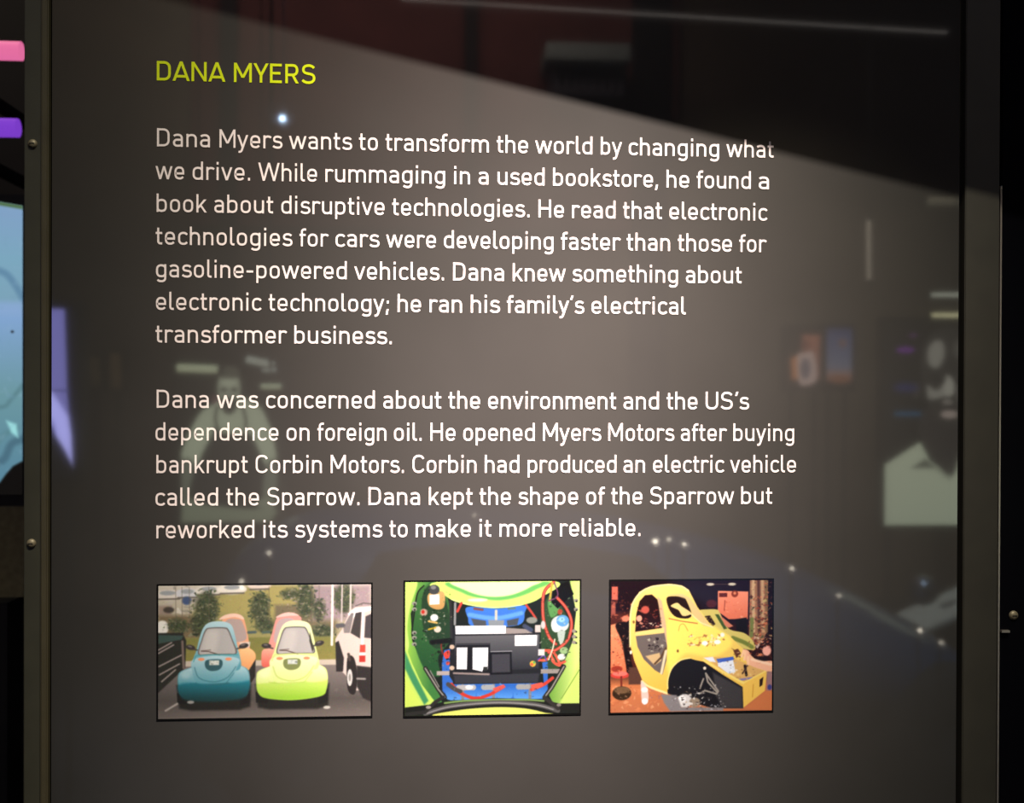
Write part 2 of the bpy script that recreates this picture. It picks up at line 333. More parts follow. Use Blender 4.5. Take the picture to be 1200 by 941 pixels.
def paint_engine_bay():
    c = Canvas(46, 58, 1122, 882, .75, (24, 28, 26), 5)
    L, LY, GR, DG = (196, 224, 92), (232, 240, 140), (70, 130, 60), (28, 52, 34)
    c.poly([(46, 58), (200, 58), (130, 120), (80, 250), (90, 420), (180, 620), (260, 760), (300, 882), (46, 882)], hgrad(46, (150, 200, 70), 200, (60, 120, 56)), soft=4)
    c.poly([(46, 60), (120, 60), (80, 200), (60, 330), (70, 450), (46, 470)], (200, 228, 110), True, soft=8)
    c.poly([(120, 130), (170, 80), (230, 58), (300, 140), (330, 300), (320, 420), (250, 520), (260, 640), (170, 600), (110, 460), (90, 300)], vgrad(60, (60, 110, 50), 560, (34, 74, 40)), True, soft=8)
    c.poly([(150, 150), (190, 80), (260, 80), (300, 190), (320, 300), (320, 420), (240, 470), (180, 400), (150, 300)], (34, 56, 36), True, soft=8)
    c.poly([(46, 440), (90, 560), (150, 690), (225, 790), (200, 840), (46, 830)], (198, 226, 96), soft=4)
    c.poly([(46, 480), (90, 590), (190, 790), (165, 815), (90, 680), (46, 590)], (62, 140, 86), soft=10)
    c.poly([(46, 640), (90, 720), (150, 815), (46, 828)], (208, 228, 92), soft=12)
    # right side body
    c.poly([(1060, 58), (1122, 58), (1122, 820), (960, 820), (930, 760), (1010, 600), (1080, 430), (1100, 250)], hgrad(940, (110, 160, 60), 1122, (226, 240, 130)), soft=6)
    c.poly([(920, 160), (980, 170), (1060, 330), (1060, 470), (990, 600), (900, 600), (880, 300)], (44, 66, 40), True, soft=8)
    c.poly([(925, 180), (990, 200), (985, 260), (940, 280)], (84, 140, 72), True, soft=8)
    c.poly([(1000, 820), (1122, 560), (1122, 820)], (206, 230, 110), soft=16); c.line([(1010, 790), (1122, 610)], 5, (120, 150, 60))
    c.poly([(960, 90), (1050, 60), (1085, 140), (1020, 195), (985, 230), (945, 190)], (16, 14, 14), soft=4)
    # boot lid along the top
    c.poly([(236, 58), (300, 150), (400, 195), (540, 220), (640, 222), (770, 205), (880, 160), (965, 58)], (206, 232, 108), True, soft=3)
    c.poly([(316, 58), (400, 128), (500, 160), (620, 175), (740, 155), (850, 110), (905, 58)], (100, 178, 84), True, soft=10)
    c.poly([(340, 50), (420, 112), (520, 145), (620, 152), (720, 135), (820, 90), (860, 50)], (244, 240, 176), True, soft=10)
    c.rect(280, 44, 940, 62, (200, 226, 110), soft=2)
    c.ell(490, 172, 60, 10, (250, 250, 200), soft=12); c.line([(330, 168), (480, 208), (620, 218), (760, 205)], 5, (240, 250, 170), True, soft=4, op=.8)
    # top blue battery
    c.poly([(424, 215), (560, 222), (640, 224), (782, 208), (782, 250), (740, 330), (470, 335), (430, 280)], (56, 110, 200), True, soft=4)
    c.line([(440, 262), (600, 285), (760, 255)], 26, (92, 150, 236), True, soft=10)
    c.poly([(450, 285), (540, 300), (545, 335), (470, 335)], (70, 72, 76), soft=6); c.poly([(670, 300), (745, 285), (735, 330), (675, 335)], (66, 70, 76), soft=6); c.poly([(555, 295), (655, 298), (650, 335), (560, 335)], (130, 136, 140), soft=6)
    c.line([(470, 225), (520, 232)], 14, (120, 60, 54), soft=6); c.line([(680, 228), (720, 225)], 10, (90, 110, 90), soft=6); c.line([(604, 240), (604, 290)], 16, (200, 190, 170), soft=6)
    # blue battery bank below
    c.poly([(285, 480), (330, 470), (340, 690), (900, 690), (890, 560), (925, 560), (925, 760), (890, 792), (330, 792), (275, 730), (272, 560)], (48, 100, 190), soft=4)
    for x0, x1 in ((300, 480), (490, 705), (715, 910)):
        c.poly([(x0, 700), (x1, 700), (x1 + 4, 745), (x1 - 20, 785), (x0 + 20, 788), (x0 - 4, 750)], vgrad(700, (40, 92, 180), 785, (84, 150, 226)), True, soft=6)
    for x in (400, 590, 815): c.line([(x, 700), (x, 792)], 18, (120, 120, 130), soft=6)
    c.line([(375, 712), (465, 712)], 34, (176, 170, 168), soft=6); c.line([(530, 712), (580, 712)], 34, (160, 160, 160), soft=6); c.line([(745, 712), (800, 712)], 34, (156, 152, 150), soft=6); c.ell(440, 710, 24, 14, (235, 228, 224), soft=6)
    # black controller
    c.rect(240, 608, 330, 634, (176, 158, 150), soft=4); c.rect(870, 604, 1000, 632, (150, 138, 130), soft=4)
    c.poly([(330, 350), (370, 335), (870, 360), (882, 620), (872, 690), (350, 690), (318, 640), (322, 420)], (30, 30, 34), soft=4)
    c.poly([(352, 392), (872, 388), (868, 600), (352, 615)], vgrad(390, (92, 90, 92), 610, (40, 40, 46)), soft=6)
    c.poly([(345, 636), (872, 630), (862, 686), (352, 686)], (48, 48, 54), soft=8)
    c.poly([(352, 330), (665, 332), (665, 382), (355, 382)], (252, 248, 246), soft=3)
    c.poly([(665, 345), (800, 355), (830, 380), (665, 384)], (150, 136, 130), soft=6)
    c.poly([(720, 392), (858, 392), (856, 458), (720, 458)], (255, 250, 248), soft=3)
    c.poly([(358, 440), (568, 440), (566, 636), (348, 620)], (24, 24, 28), soft=3)
    c.poly([(362, 464), (428, 464), (425, 600), (362, 598)], (250, 244, 240), soft=3)
    c.poly([(460, 466), (556, 466), (554, 600), (525, 600), (520, 615), (500, 610), (460, 600)], (252, 248, 246), soft=3)
    c.speck(462, 550, 540, 605, 12, 5, [(180, 170, 160)], op=.6); c.rect(526, 585, 552, 610, (40, 40, 40), soft=3)
    c.line([(345, 622), (560, 632)], 12, (150, 130, 124), soft=6); c.line([(360, 446), (565, 446)], 6, (60, 60, 64))
    c.poly([(566, 496), (700, 494), (704, 632), (568, 634)], (18, 18, 22), soft=3); c.poly([(578, 508), (690, 506), (692, 620), (580, 622)], (58, 56, 62), soft=8)
    c.line([(572, 492), (702, 490)], 5, (150, 146, 150))
    c.ell(832, 570, 19, 19, (214, 170, 60), soft=4); c.ell(840, 562, 7, 7, (80, 170, 80), soft=3); c.ell(826, 574, 9, 9, (230, 90, 60), soft=4)
    for y in (460, 590): c.ell(333, y, 16, 14, (206, 176, 150), soft=5)
    # bottle, fittings upper left
    c.poly([(190, 130), (280, 120), (284, 210), (240, 228), (190, 200)], vgrad(120, (206, 160, 96), 225, (190, 140, 80)), True, soft=5); c.poly([(195, 138), (255, 134), (255, 195), (195, 198)], (252, 244, 236), soft=6)
    c.ell(222, 105, 34, 30, (62, 62, 62), soft=5); c.ell(218, 92, 16, 12, (120, 118, 116), soft=6)
    c.ell(160, 245, 22, 22, (190, 150, 130), soft=8); c.ell(155, 242, 10, 12, (190, 40, 30), soft=5); c.ell(224, 278, 24, 22, (240, 232, 226), soft=5); c.ell(244, 350, 22, 20, (220, 200, 180), soft=6)
    c.line([(190, 300), (240, 310)], 12, (214, 170, 90), soft=5); c.line([(190, 350), (230, 340)], 10, (200, 160, 40), soft=5); c.speck(140, 220, 300, 420, 40, 8, [(16, 16, 14), (120, 110, 90), (200, 190, 176)], op=.7)
    c.line([(352, 190), (350, 320)], 14, (140, 138, 136), soft=5); c.line([(390, 190), (366, 240)], 16, (204, 60, 50), soft=5); c.line([(322, 180), (330, 400)], 16, (40, 40, 40), soft=6)
    c.line([(160, 80), (120, 130), (100, 260), (88, 380), (110, 450)], 8, (24, 24, 24), True, soft=4)
    for y in (190, 225, 370, 400, 440): c.ell(102, y, 15, 12, (150, 146, 130), soft=5); c.ell(104, y + 4, 6, 6, (40, 40, 36), soft=3)
    c.line([(276, 500), (268, 440), (310, 424)], 8, (130, 40, 36), True, soft=4); c.poly([(282, 500), (316, 480), (318, 520), (296, 534)], (220, 60, 50), True, soft=4); c.ell(308, 560, 12, 12, (210, 70, 60), soft=4); c.line([(210, 430), (320, 420)], 30, (20, 20, 20), soft=8); c.speck(200, 420, 330, 560, 30, 9, [(18, 18, 16), (50, 44, 40)], op=.8)
    # right: reservoir, cables
    c.ell(1000, 325, 56, 52, (206, 206, 200), soft=5); c.ell(975, 340, 28, 36, (236, 234, 228), soft=8); c.ell(1016, 305, 40, 36, (90, 150, 200), soft=5); c.ell(1010, 298, 20, 16, (150, 200, 230), soft=8)
    c.poly([(985, 375), (1030, 370), (1020, 440), (1000, 450)], (180, 190, 176), True, soft=4); c.ell(1000, 250, 16, 18, (160, 60, 40), soft=6)
    for P in ([(960, 65), (900, 130), (895, 280), (930, 400), (975, 450)], [(980, 160), (1040, 230), (1072, 320), (1050, 420), (985, 480), (930, 500)]):
        c.line(P, 20, (150, 44, 34), True, soft=3); c.line(P, 10, (232, 96, 76), True, soft=5)
    c.line([(950, 70), (935, 180)], 14, (190, 160, 60), soft=5); c.line([(965, 70), (985, 150), (930, 180)], 8, (110, 60, 90), True, soft=3)
    for P in ([(870, 548), (920, 545), (950, 500)], [(905, 488), (960, 500), (1000, 580), (960, 560), (945, 520)], [(1030, 560), (980, 575), (955, 540)]): c.line(P, 16, (226, 84, 62), True, soft=4)
    c.line([(968, 420), (955, 480), (930, 545)], 8, (236, 220, 190), soft=4); c.line([(865, 545), (900, 520), (915, 550)], 8, (90, 60, 150), True, soft=3); c.rect(865, 480, 905, 520, (214, 206, 200), soft=4)
    c.ell(1025, 490, 26, 22, (150, 180, 120), soft=5); c.ell(1010, 530, 24, 20, (236, 230, 220), soft=6); c.rect(845, 330, 880, 375, (210, 190, 180), soft=4); c.ell(895, 330, 14, 26, (200, 190, 184), soft=5)
    c.line([(790, 205), (830, 260), (850, 290)], 14, (190, 60, 50), True, soft=4); c.ell(825, 300, 34, 20, (130, 130, 120), soft=8); c.line([(780, 335), (820, 360)], 26, (60, 66, 90), soft=8)
    for y in (180, 235, 370, 405, 440): c.ell(1100 - (12 if y > 300 else 0), y, 14, 12, (150, 140, 120), soft=5); c.ell(1102, y + 5, 6, 6, (40, 40, 36), soft=3)
    c.speck(880, 380, 1060, 600, 46, 8, [(20, 24, 18), (180, 170, 150), (60, 70, 40)], op=.6)
    # hinges and seal
    for P, q in (([(170, 590), (250, 720), (290, 770)], 1), ([(1025, 590), (950, 720), (905, 780)], 1)):
        c.line(P, 26, (34, 32, 30), soft=4); c.line(P, 9, (150, 142, 132), soft=4)
    c.line([(200, 605), (255, 705)], 7, (130, 124, 116), soft=3)
    c.line([(330, 690), (380, 740), (470, 778), (560, 760), (650, 710)], 20, (206, 52, 42), True, soft=4); c.poly([(585, 720), (650, 695), (665, 712), (600, 745)], (220, 80, 70), soft=5)
    c.line([(310, 690), (350, 720), (385, 735)], 26, (70, 62, 60), True, soft=6)
    c.line([(955, 660), (900, 700), (825, 730)], 20, (206, 60, 46), True, soft=4); c.poly([(820, 700), (890, 685), (900, 705), (830, 742)], (224, 84, 66), soft=5)
    c.poly([(46, 830), (190, 815), (330, 790), (600, 780), (880, 790), (1000, 820), (1122, 820), (1122, 882), (46, 882)], (26, 26, 24), soft=4)
    c.line([(290, 806), (450, 792), (760, 792), (900, 802)], 12, (120, 150, 80), True, soft=4)
    c.line([(170, 870), (330, 826), (600, 806), (840, 822), (990, 864)], 26, (84, 80, 78), True, soft=4); c.line([(180, 868), (330, 828), (600, 808), (840, 824), (960, 856)], 7, (150, 144, 140), True, soft=4)
    c.poly([(236, 884), (380, 850), (600, 836), (780, 846), (905, 874), (905, 884)], (226, 226, 104), True, soft=4)
    c.line([(60, 872), (170, 860), (230, 800), (280, 770)], 22, (40, 38, 36), soft=4); c.ell(190, 830, 16, 10, (160, 150, 140), soft=5); c.line([(905, 780), (990, 850)], 24, (46, 42, 40), soft=4); c.ell(995, 828, 14, 10, (130, 120, 110), soft=5)
    c.speck(140, 100, 330, 600, 60, 7, [(14, 20, 14), (70, 110, 60), (150, 140, 110)], op=.5); c.speck(880, 150, 1060, 620, 70, 7, [(14, 20, 14), (90, 130, 70), (210, 200, 180)], op=.5); c.speck(280, 690, 930, 790, 40, 8, [(20, 50, 110), (130, 180, 240), (40, 40, 50)], op=.45)
    c.blur(2.2); c.haze(.05, (230, 225, 200)); c.grain(5); return c

def paint_workshop():
    c = Canvas(50, 52, 1080, 888, .75, (38, 18, 16), 8)
    OR = [(206, 104, 66), (150, 64, 44), (90, 36, 28), (40, 18, 16), (226, 140, 96)]
    c.rect(0, 0, 1200, 330, (26, 14, 20)); c.rect(0, 250, 460, 900, (70, 30, 24), soft=30)
    c.rect(56, 86, 94, 170, (206, 96, 76), soft=6); c.rect(52, 180, 80, 270, (150, 74, 60), soft=8)
    c.speck(50, 170, 420, 340, 70, 14, [(110, 46, 34), (60, 26, 22), (180, 90, 66)], op=.7)
    c.ell(270, 236, 26, 24, (176, 70, 56), soft=8); c.ell(232, 290, 20, 22, (240, 150, 120), soft=6); c.ell(145, 290, 24, 20, (226, 120, 90), soft=8)
    c.speck(205, 310, 400, 360, 40, 10, OR + [(240, 200, 170)], op=.8)
    c.poly([(50, 330), (90, 320), (130, 420), (150, 560), (150, 700), (50, 700)], vgrad(330, (236, 140, 96), 700, (214, 104, 66)), soft=8)
    c.speck(54, 340, 140, 640, 40, 9, [(190, 86, 56), (244, 160, 116)], op=.5)
    c.poly([(80, 330), (150, 310), (175, 320), (175, 520), (200, 640), (160, 640), (120, 440)], (22, 14, 14), True, soft=8); c.speck(90, 330, 180, 560, 26, 7, [(60, 40, 36), (120, 100, 90)], op=.7)
    c.rect(50, 640, 1080, 890, ramp([640, 720, 890], [(60, 32, 24), (206, 116, 70), (190, 108, 70)]), soft=10)
    c.speck(50, 700, 480, 885, 70, 16, [(226, 134, 84), (176, 92, 56), (240, 170, 120)], op=.5)
    c.ell(110, 650, 60, 22, (196, 60, 50), soft=6); c.ell(110, 640, 48, 16, (236, 110, 96), soft=6); c.ell(90, 610, 36, 20, (150, 50, 34), soft=8); c.line([(118, 660), (120, 740)], 12, (110, 40, 32), soft=4)
    c.ell(122, 765, 60, 44, (50, 34, 22), soft=6); c.ell(124, 745, 50, 22, (110, 80, 54), soft=8); c.speck(70, 730, 180, 800, 22, 7, [(30, 22, 16), (150, 110, 80)], op=.7)
    c.rect(165, 600, 245, 710, (84, 52, 42), soft=8)
    # wall right: board, shelves, hanging gear
    c.poly([(730, 118), (925, 124), (922, 300), (800, 300), (730, 250)], vgrad(118, (240, 140, 106), 300, (220, 110, 78)), soft=3)
    c.rect(738, 132, 790, 158, (90, 30, 22), soft=4); c.ell(838, 138, 22, 22, (130, 50, 30), soft=4); c.ell(838, 134, 9, 9, (226, 130, 90), soft=4); c.line([(775, 180), (772, 245)], 5, (130, 50, 34)); c.speck(780, 190, 900, 290, 24, 7, [(190, 84, 56), (250, 170, 130)], op=.6)
    c.ell(682, 76, 26, 8, (255, 246, 214), soft=5); c.ell(820, 76, 26, 8, (255, 246, 214), soft=5); c.line([(650, 76), (850, 76)], 3, (90, 70, 60))
    c.poly([(935, 52), (1052, 52), (1050, 380), (1000, 470), (930, 440)], (150, 104, 76), soft=5)
    for x, a in ((955, (200, 160, 120)), (990, (84, 50, 40)), (1015, (190, 150, 110)), (1040, (120, 90, 60))): c.line([(x, 56), (x + 6, 380)], 18, a, soft=8)
    c.speck(935, 150, 1060, 470, 110, 10, OR + [(200, 180, 110), (60, 70, 40)], op=.75); c.rect(1052, 52, 1085, 400, (24, 12, 12), soft=8)
    c.line([(950, 300), (945, 420)], 22, (110, 116, 60), soft=8); c.ell(690, 200, 34, 26, (70, 26, 28), soft=10)
    c.poly([(845, 300), (915, 290), (920, 390), (850, 400)], (20, 16, 14), soft=6); c.speck(960, 400, 1080, 560, 60, 13, OR + [(236, 200, 180)], op=.8); c.ell(1045, 505, 28, 32, (244, 170, 150), soft=8); c.rect(980, 540, 1050, 580, (30, 20, 22), soft=10)
    # second shell behind
    c.poly([(610, 245), (660, 236), (725, 238), (745, 262), (800, 360), (900, 390), (955, 440), (960, 500), (800, 460), (690, 380), (640, 300)], (206, 186, 98), True, soft=4)
    c.poly([(640, 280), (680, 275), (715, 330), (700, 345), (660, 318)], (40, 24, 20), soft=4); c.speck(645, 280, 705, 335, 10, 6, [(190, 170, 110)]); c.poly([(712, 268), (735, 268), (790, 360), (770, 365)], (60, 80, 36), soft=4)
    c.poly([(745, 275), (830, 345), (800, 355), (775, 340)], (206, 120, 90), soft=5); c.line([(826, 420), (900, 450), (950, 480)], 26, (110, 120, 50), True, soft=8)
    # main shell
    Yl = vgrad(70, (244, 214, 118), 800, (236, 186, 74))
    c.poly([(168, 300), (180, 200), (230, 120), (310, 82), (420, 70), (500, 82), (545, 110), (600, 220), (690, 340), (730, 370), (800, 400), (860, 460), (950, 540), (1052, 630), (1030, 760), (895, 870), (890, 740), (770, 660), (640, 570), (520, 548), (440, 600), (412, 690), (414, 770), (330, 745), (250, 680), (200, 560), (172, 450)], Yl, soft=3)
    c.poly([(420, 300), (600, 300), (760, 380), (820, 460), (700, 540), (520, 520), (420, 640)], (250, 224, 100), True, soft=26)
    c.line([(172, 470), (172, 290), (190, 190), (240, 122), (310, 88), (420, 76), (500, 88), (540, 116)], 9, (255, 240, 170), True, soft=5, op=.8)
    c.poly([(204, 385), (212, 260), (232, 180), (266, 142), (310, 138), (345, 170), (366, 260), (388, 380)], (34, 16, 18), soft=4)
    c.poly([(345, 150), (372, 180), (400, 330), (408, 460), (395, 480), (366, 300)], (206, 170, 130), soft=6)
    c.speck(225, 200, 370, 330, 26, 11, [(120, 46, 40), (70, 30, 26), (176, 76, 60)], op=.8)
    c.ell(268, 235, 26, 24, (190, 80, 66), soft=8); c.ell(230, 290, 18, 20, (244, 160, 130), soft=6); c.speck(215, 320, 380, 352, 26, 9, [(236, 150, 120), (150, 70, 56), (255, 220, 190)], op=.8)
    c.poly([(204, 375), (388, 350), (390, 384), (206, 398)], (238, 206, 120), soft=4)
    c.poly([(208, 402), (390, 384), (408, 470), (404, 560), (380, 650), (330, 620), (260, 550), (220, 470)], (104, 92, 86), soft=5)
    c.speck(290, 420, 400, 500, 40, 11, [(24, 18, 20), (60, 50, 50), (190, 180, 160)], op=.8); c.poly([(270, 530), (360, 510), (372, 560), (330, 590)], (206, 170, 120), soft=6); c.line([(330, 580), (370, 540), (400, 480)], 12, (84, 60, 40), soft=4); c.line([(372, 640), (400, 500)], 16, (230, 210, 170), soft=6)
    c.poly([(405, 160), (440, 150), (510, 158), (535, 190), (562, 265), (540, 292), (470, 285), (430, 250), (408, 200)], (34, 20, 20), True, soft=4)
    c.poly([(430, 210), (470, 192), (500, 215), (558, 255), (545, 272), (505, 275), (480, 240), (450, 225)], (236, 206, 130), True, soft=4)
    c.poly([(400, 140), (500, 136), (548, 160), (690, 350), (640, 340), (570, 270), (530, 170), (470, 148)], (216, 184, 130), soft=8, op=.8)
    c.line([(420, 292), (500, 310), (600, 325)], 7, (186, 110, 60), soft=3); c.line([(480, 372), (490, 335), (515, 330), (540, 372)], 4, (190, 140, 60), True); c.line([(556, 262), (620, 320), (700, 352)], 6, (250, 230, 160), soft=4)
    c.ell(476, 500, 7, 10, (120, 84, 40), soft=3); c.ell(178, 505, 7, 12, (255, 250, 220), soft=4); c.ell(195, 312, 7, 10, (130, 90, 40), soft=3)
    c.line([(410, 770), (300, 728), (250, 690)], 14, (250, 226, 150), True, soft=5)
    # front end tub
    c.speck(540, 400, 760, 470, 50, 14, [(250, 236, 200), (214, 160, 80), (150, 80, 50), (255, 250, 230)], op=.7); c.ell(648, 452, 20, 14, (255, 255, 240), soft=6); c.ell(728, 446, 22, 14, (255, 252, 236), soft=6); c.ell(760, 400, 14, 14, (255, 240, 220), soft=6)
    c.poly([(650, 540), (820, 545), (1040, 640), (900, 700), (770, 640)], (214, 166, 96), soft=8)
    c.poly([(640, 545), (700, 540), (720, 575), (680, 570)], (230, 230, 236), soft=6); c.poly([(722, 555), (830, 540), (835, 560), (780, 580), (735, 580)], (60, 90, 180), soft=5)
    c.poly([(730, 580), (830, 562), (845, 640), (800, 650), (735, 600)], (226, 228, 234), soft=5); c.speck(700, 560, 860, 650, 30, 7, [(150, 160, 180), (90, 60, 50), (255, 255, 255)], op=.6)
    c.line([(905, 600), (915, 660)], 16, (24, 18, 18), soft=5); c.line([(925, 590), (890, 650)], 8, (60, 40, 36), soft=4); c.line([(870, 690), (950, 680)], 14, (130, 120, 160), soft=6); c.speck(850, 570, 980, 690, 26, 8, [(190, 120, 60), (240, 200, 130), (60, 40, 30)], op=.6)
    c.poly([(830, 500), (860, 490), (880, 520), (850, 550)], (90, 50, 30), soft=5); c.speck(820, 490, 910, 560, 18, 7, [(60, 34, 24), (250, 200, 140)], op=.8)
    c.line([(640, 560), (770, 640), (900, 712), (1045, 636)], 14, (246, 214, 110), soft=4); c.poly([(900, 712), (1048, 636), (1034, 762), (898, 868)], (240, 190, 84), soft=3)
    c.poly([(1000, 690), (1024, 672), (1018, 725), (1000, 738)], (40, 26, 20), soft=3); c.line([(960, 720), (955, 800)], 6, (200, 146, 56), soft=3)
    # wheel arch
    c.poly([(412, 770), (410, 690), (436, 610), (490, 562), (550, 548), (640, 575), (770, 660), (890, 735), (896, 872), (700, 870), (480, 800)], (24, 24, 28), soft=4)
    c.poly([(700, 640), (888, 742), (892, 870), (760, 868), (720, 780)], (58, 56, 58), soft=16)
    c.line([(413, 740), (414, 680), (440, 608), (492, 560), (552, 546)], 8, (252, 226, 130), True, soft=3)
    for P in ([(655, 645), (735, 760), (725, 778), (650, 755), (615, 775)], [(640, 680), (618, 740)], [(655, 645), (668, 700), (730, 770)]): c.line(P, 11, (150, 140, 128), soft=3)
    c.ell(648, 612, 10, 10, (236, 220, 190), soft=4); c.ell(520, 820, 48, 44, (214, 206, 200), soft=8); c.ell(505, 806, 22, 20, (255, 252, 246), soft=8); c.ell(585, 830, 36, 30, (150, 130, 110), soft=8); c.speck(470, 760, 640, 870, 70, 8, [(40, 30, 28), (240, 230, 220), (160, 130, 100)], op=.8)
    c.poly([(370, 775), (470, 782), (500, 860), (770, 866), (765, 886), (430, 886), (390, 830)], (130, 122, 122), soft=10); c.speck(600, 845, 770, 885, 26, 9, [(210, 206, 210), (90, 80, 80)], op=.7)
    c.poly([(244, 690), (280, 730), (292, 800), (270, 838), (250, 820), (244, 760)], (226, 196, 180), True, soft=6); c.ell(268, 818, 20, 20, (240, 236, 236), soft=6); c.ell(266, 745, 22, 16, (255, 240, 226), soft=8)
    c.speck(290, 740, 380, 800, 14, 9, [(120, 90, 120), (214, 150, 110)], op=.5)
    # hand reaching in
    c.poly([(890, 500), (925, 502), (950, 540), (1000, 572), (1082, 574), (1082, 640), (1000, 622), (940, 598), (915, 575)], (240, 176, 140), True, soft=5)
    for a, b in (((896, 505), (884, 540)), ((908, 512), (900, 560)), ((925, 545), (925, 590))): c.line([a, b], 14, (250, 196, 150), soft=5)
    c.line([(950, 560), (1080, 596)], 16, (252, 206, 170), soft=10)
    c.rect(1045, 640, 1085, 760, (150, 110, 110), soft=10); c.ell(1065, 740, 14, 18, (60, 60, 120), soft=6); c.poly([(900, 875), (1040, 770), (1085, 760), (1085, 890)], (206, 116, 70), soft=8)
    c.speck(60, 60, 170, 640, 90, 9, OR, op=.6); c.speck(930, 60, 1080, 600, 120, 9, OR + [(230, 190, 130), (20, 12, 12)], op=.6); c.speck(420, 720, 780, 880, 90, 6, [(230, 224, 220), (30, 24, 24), (120, 110, 104)], op=.7)
    c.blur(2.4); c.haze(.03, (255, 180, 140)); c.grain(5); return c
def paint_apron_man():                          # a backlit portrait of a person in shirt sleeves and apron, units are frame pixels
    c = Canvas(204, 424, 336, 616, 3, (5, 6, 5), 11)
    SH, SK = (150, 158, 134), (92, 98, 84)
    c.poly([(222, 560), (340, 560), (340, 616), (210, 616)], (26, 28, 22), soft=8)
    c.poly([(213, 585), (250, 583), (290, 590), (318, 592), (326, 600), (318, 612), (212, 613)], (104, 112, 92), soft=5)
    c.poly([(226, 520), (244, 470), (262, 462), (292, 462), (306, 474), (318, 520), (322, 590), (250, 592), (226, 580)], (18, 20, 20), True, soft=4)
    c.poly([(250, 475), (262, 468), (288, 468), (298, 476), (298, 506), (262, 508), (252, 500)], SH, True, soft=3)
    c.poly([(212, 532), (222, 505), (236, 482), (252, 474), (260, 480), (250, 506), (238, 530), (230, 546), (216, 544)], SH, True, soft=4)
    c.poly([(290, 476), (304, 476), (316, 498), (322, 520), (324, 540), (312, 546), (304, 530), (294, 506)], SH, True, soft=4)
    c.poly([(213, 540), (228, 544), (222, 575), (218, 590), (213, 586)], SK, True, soft=4); c.poly([(312, 545), (324, 540), (325, 572), (318, 588), (308, 582)], SK, True, soft=4)
    c.ell(312, 590, 12, 7, (110, 116, 98), soft=5)
    c.line([(254, 478), (252, 492), (256, 506)], 3, (14, 16, 14), True, soft=2); c.line([(284, 478), (288, 492), (287, 508)], 3, (14, 16, 14), True, soft=2)
    c.ell(268, 455, 14, 22, (128, 133, 114), soft=3); c.ell(268, 437, 13.5, 8, (62, 64, 54), soft=3); c.ell(268, 449, 10, 5, (150, 156, 134), soft=4); c.ell(259, 466, 4, 6, (132, 138, 118), soft=4); c.ell(277, 466, 4, 6, (132, 138, 118), soft=4)
    c.ell(262, 457, 3.4, 2.2, (20, 22, 20), soft=1.5); c.ell(274, 457, 3.4, 2.2, (20, 22, 20), soft=1.5); c.poly([(259, 468), (277, 468), (276, 480), (268, 486), (260, 480)], (30, 32, 28), True, soft=3); c.ell(269, 463, 2.6, 4, (126, 130, 116), soft=2)
    c.ell(251, 468, 4, 5, (110, 40, 60), soft=4, op=.6)
    return c
def paint_portrait():                           # a backlit portrait of a person in a pale open collar
    c = Canvas(1036, 376, 1196, 616, 3, (10, 10, 11), 12)
    SH = (176, 184, 158)
    c.poly([(1036, 545), (1056, 532), (1078, 518), (1090, 540), (1114, 556), (1124, 536), (1150, 514), (1196, 545), (1196, 616), (1036, 616)], vgrad(520, SH, 616, (164, 174, 150)), soft=3)
    c.poly([(1076, 500), (1086, 478), (1136, 470), (1142, 505), (1124, 540), (1114, 558), (1094, 540), (1080, 518)], (38, 34, 34), True, soft=4)
    c.poly([(1084, 400), (1096, 388), (1116, 384), (1136, 392), (1146, 420), (1144, 470), (1130, 498), (1112, 502), (1094, 490), (1082, 460), (1078, 430)], (40, 38, 36), True, soft=4)
    c.poly([(1086, 412), (1094, 400), (1104, 402), (1106, 418), (1098, 432), (1088, 428)], (134, 132, 122), True, soft=5); c.ell(1126, 410, 10, 12, (80, 78, 72), soft=8)
    c.poly([(1086, 452), (1096, 458), (1104, 452), (1108, 440), (1114, 444), (1116, 462), (1104, 466), (1088, 468)], (136, 134, 124), True, soft=4)
    c.ell(1112, 454, 6, 11, (158, 156, 144), soft=4); c.ell(1100, 446, 7, 4, (24, 22, 22), soft=3); c.ell(1126, 446, 7, 4, (24, 22, 22), soft=3)
    c.ell(1110, 472, 6, 4, (124, 118, 110), soft=3); c.ell(1112, 486, 10, 5, (160, 146, 136), soft=3); c.ell(1113, 478, 9, 3, (34, 30, 30), soft=3); c.ell(1128, 462, 7, 12, (80, 78, 74), soft=7)
    c.ell(1073, 458, 5, 10, (52, 48, 46), soft=4)
    c.poly([(1068, 549), (1084, 538), (1096, 549)], (84, 88, 76), soft=4); c.line([(1092, 545), (1113, 562), (1126, 545)], 2, (120, 126, 108), soft=3)
    c.rect(1048, 483, 1078, 488, (20, 84, 124), soft=6); c.ell(1060, 411, 11, 4, (96, 34, 124), soft=3); c.ell(1069, 394, 5, 3, (70, 34, 80), soft=3); c.ell(1060, 455, 14, 6, (20, 26, 80), soft=8)
    return c
def paint_scene_print():                        # small colour print, orange and white
    c = Canvas(922, 384, 966, 456, 3, (22, 14, 12), 13)
    c.rect(940, 392, 962, 445, vgrad(392, (168, 104, 80), 445, (120, 78, 66)), soft=5)
    c.poly([(926, 420), (938, 414), (938, 444), (928, 446)], (196, 120, 66), soft=5); c.poly([(934, 418), (942, 413), (954, 414), (958, 444), (946, 452), (936, 448)], (196, 170, 160), True, soft=4)
    c.ell(944, 432, 6, 12, (104, 96, 106), soft=4); c.ell(944, 405, 5, 7, (120, 66, 52), soft=4); c.blur(.8); return c
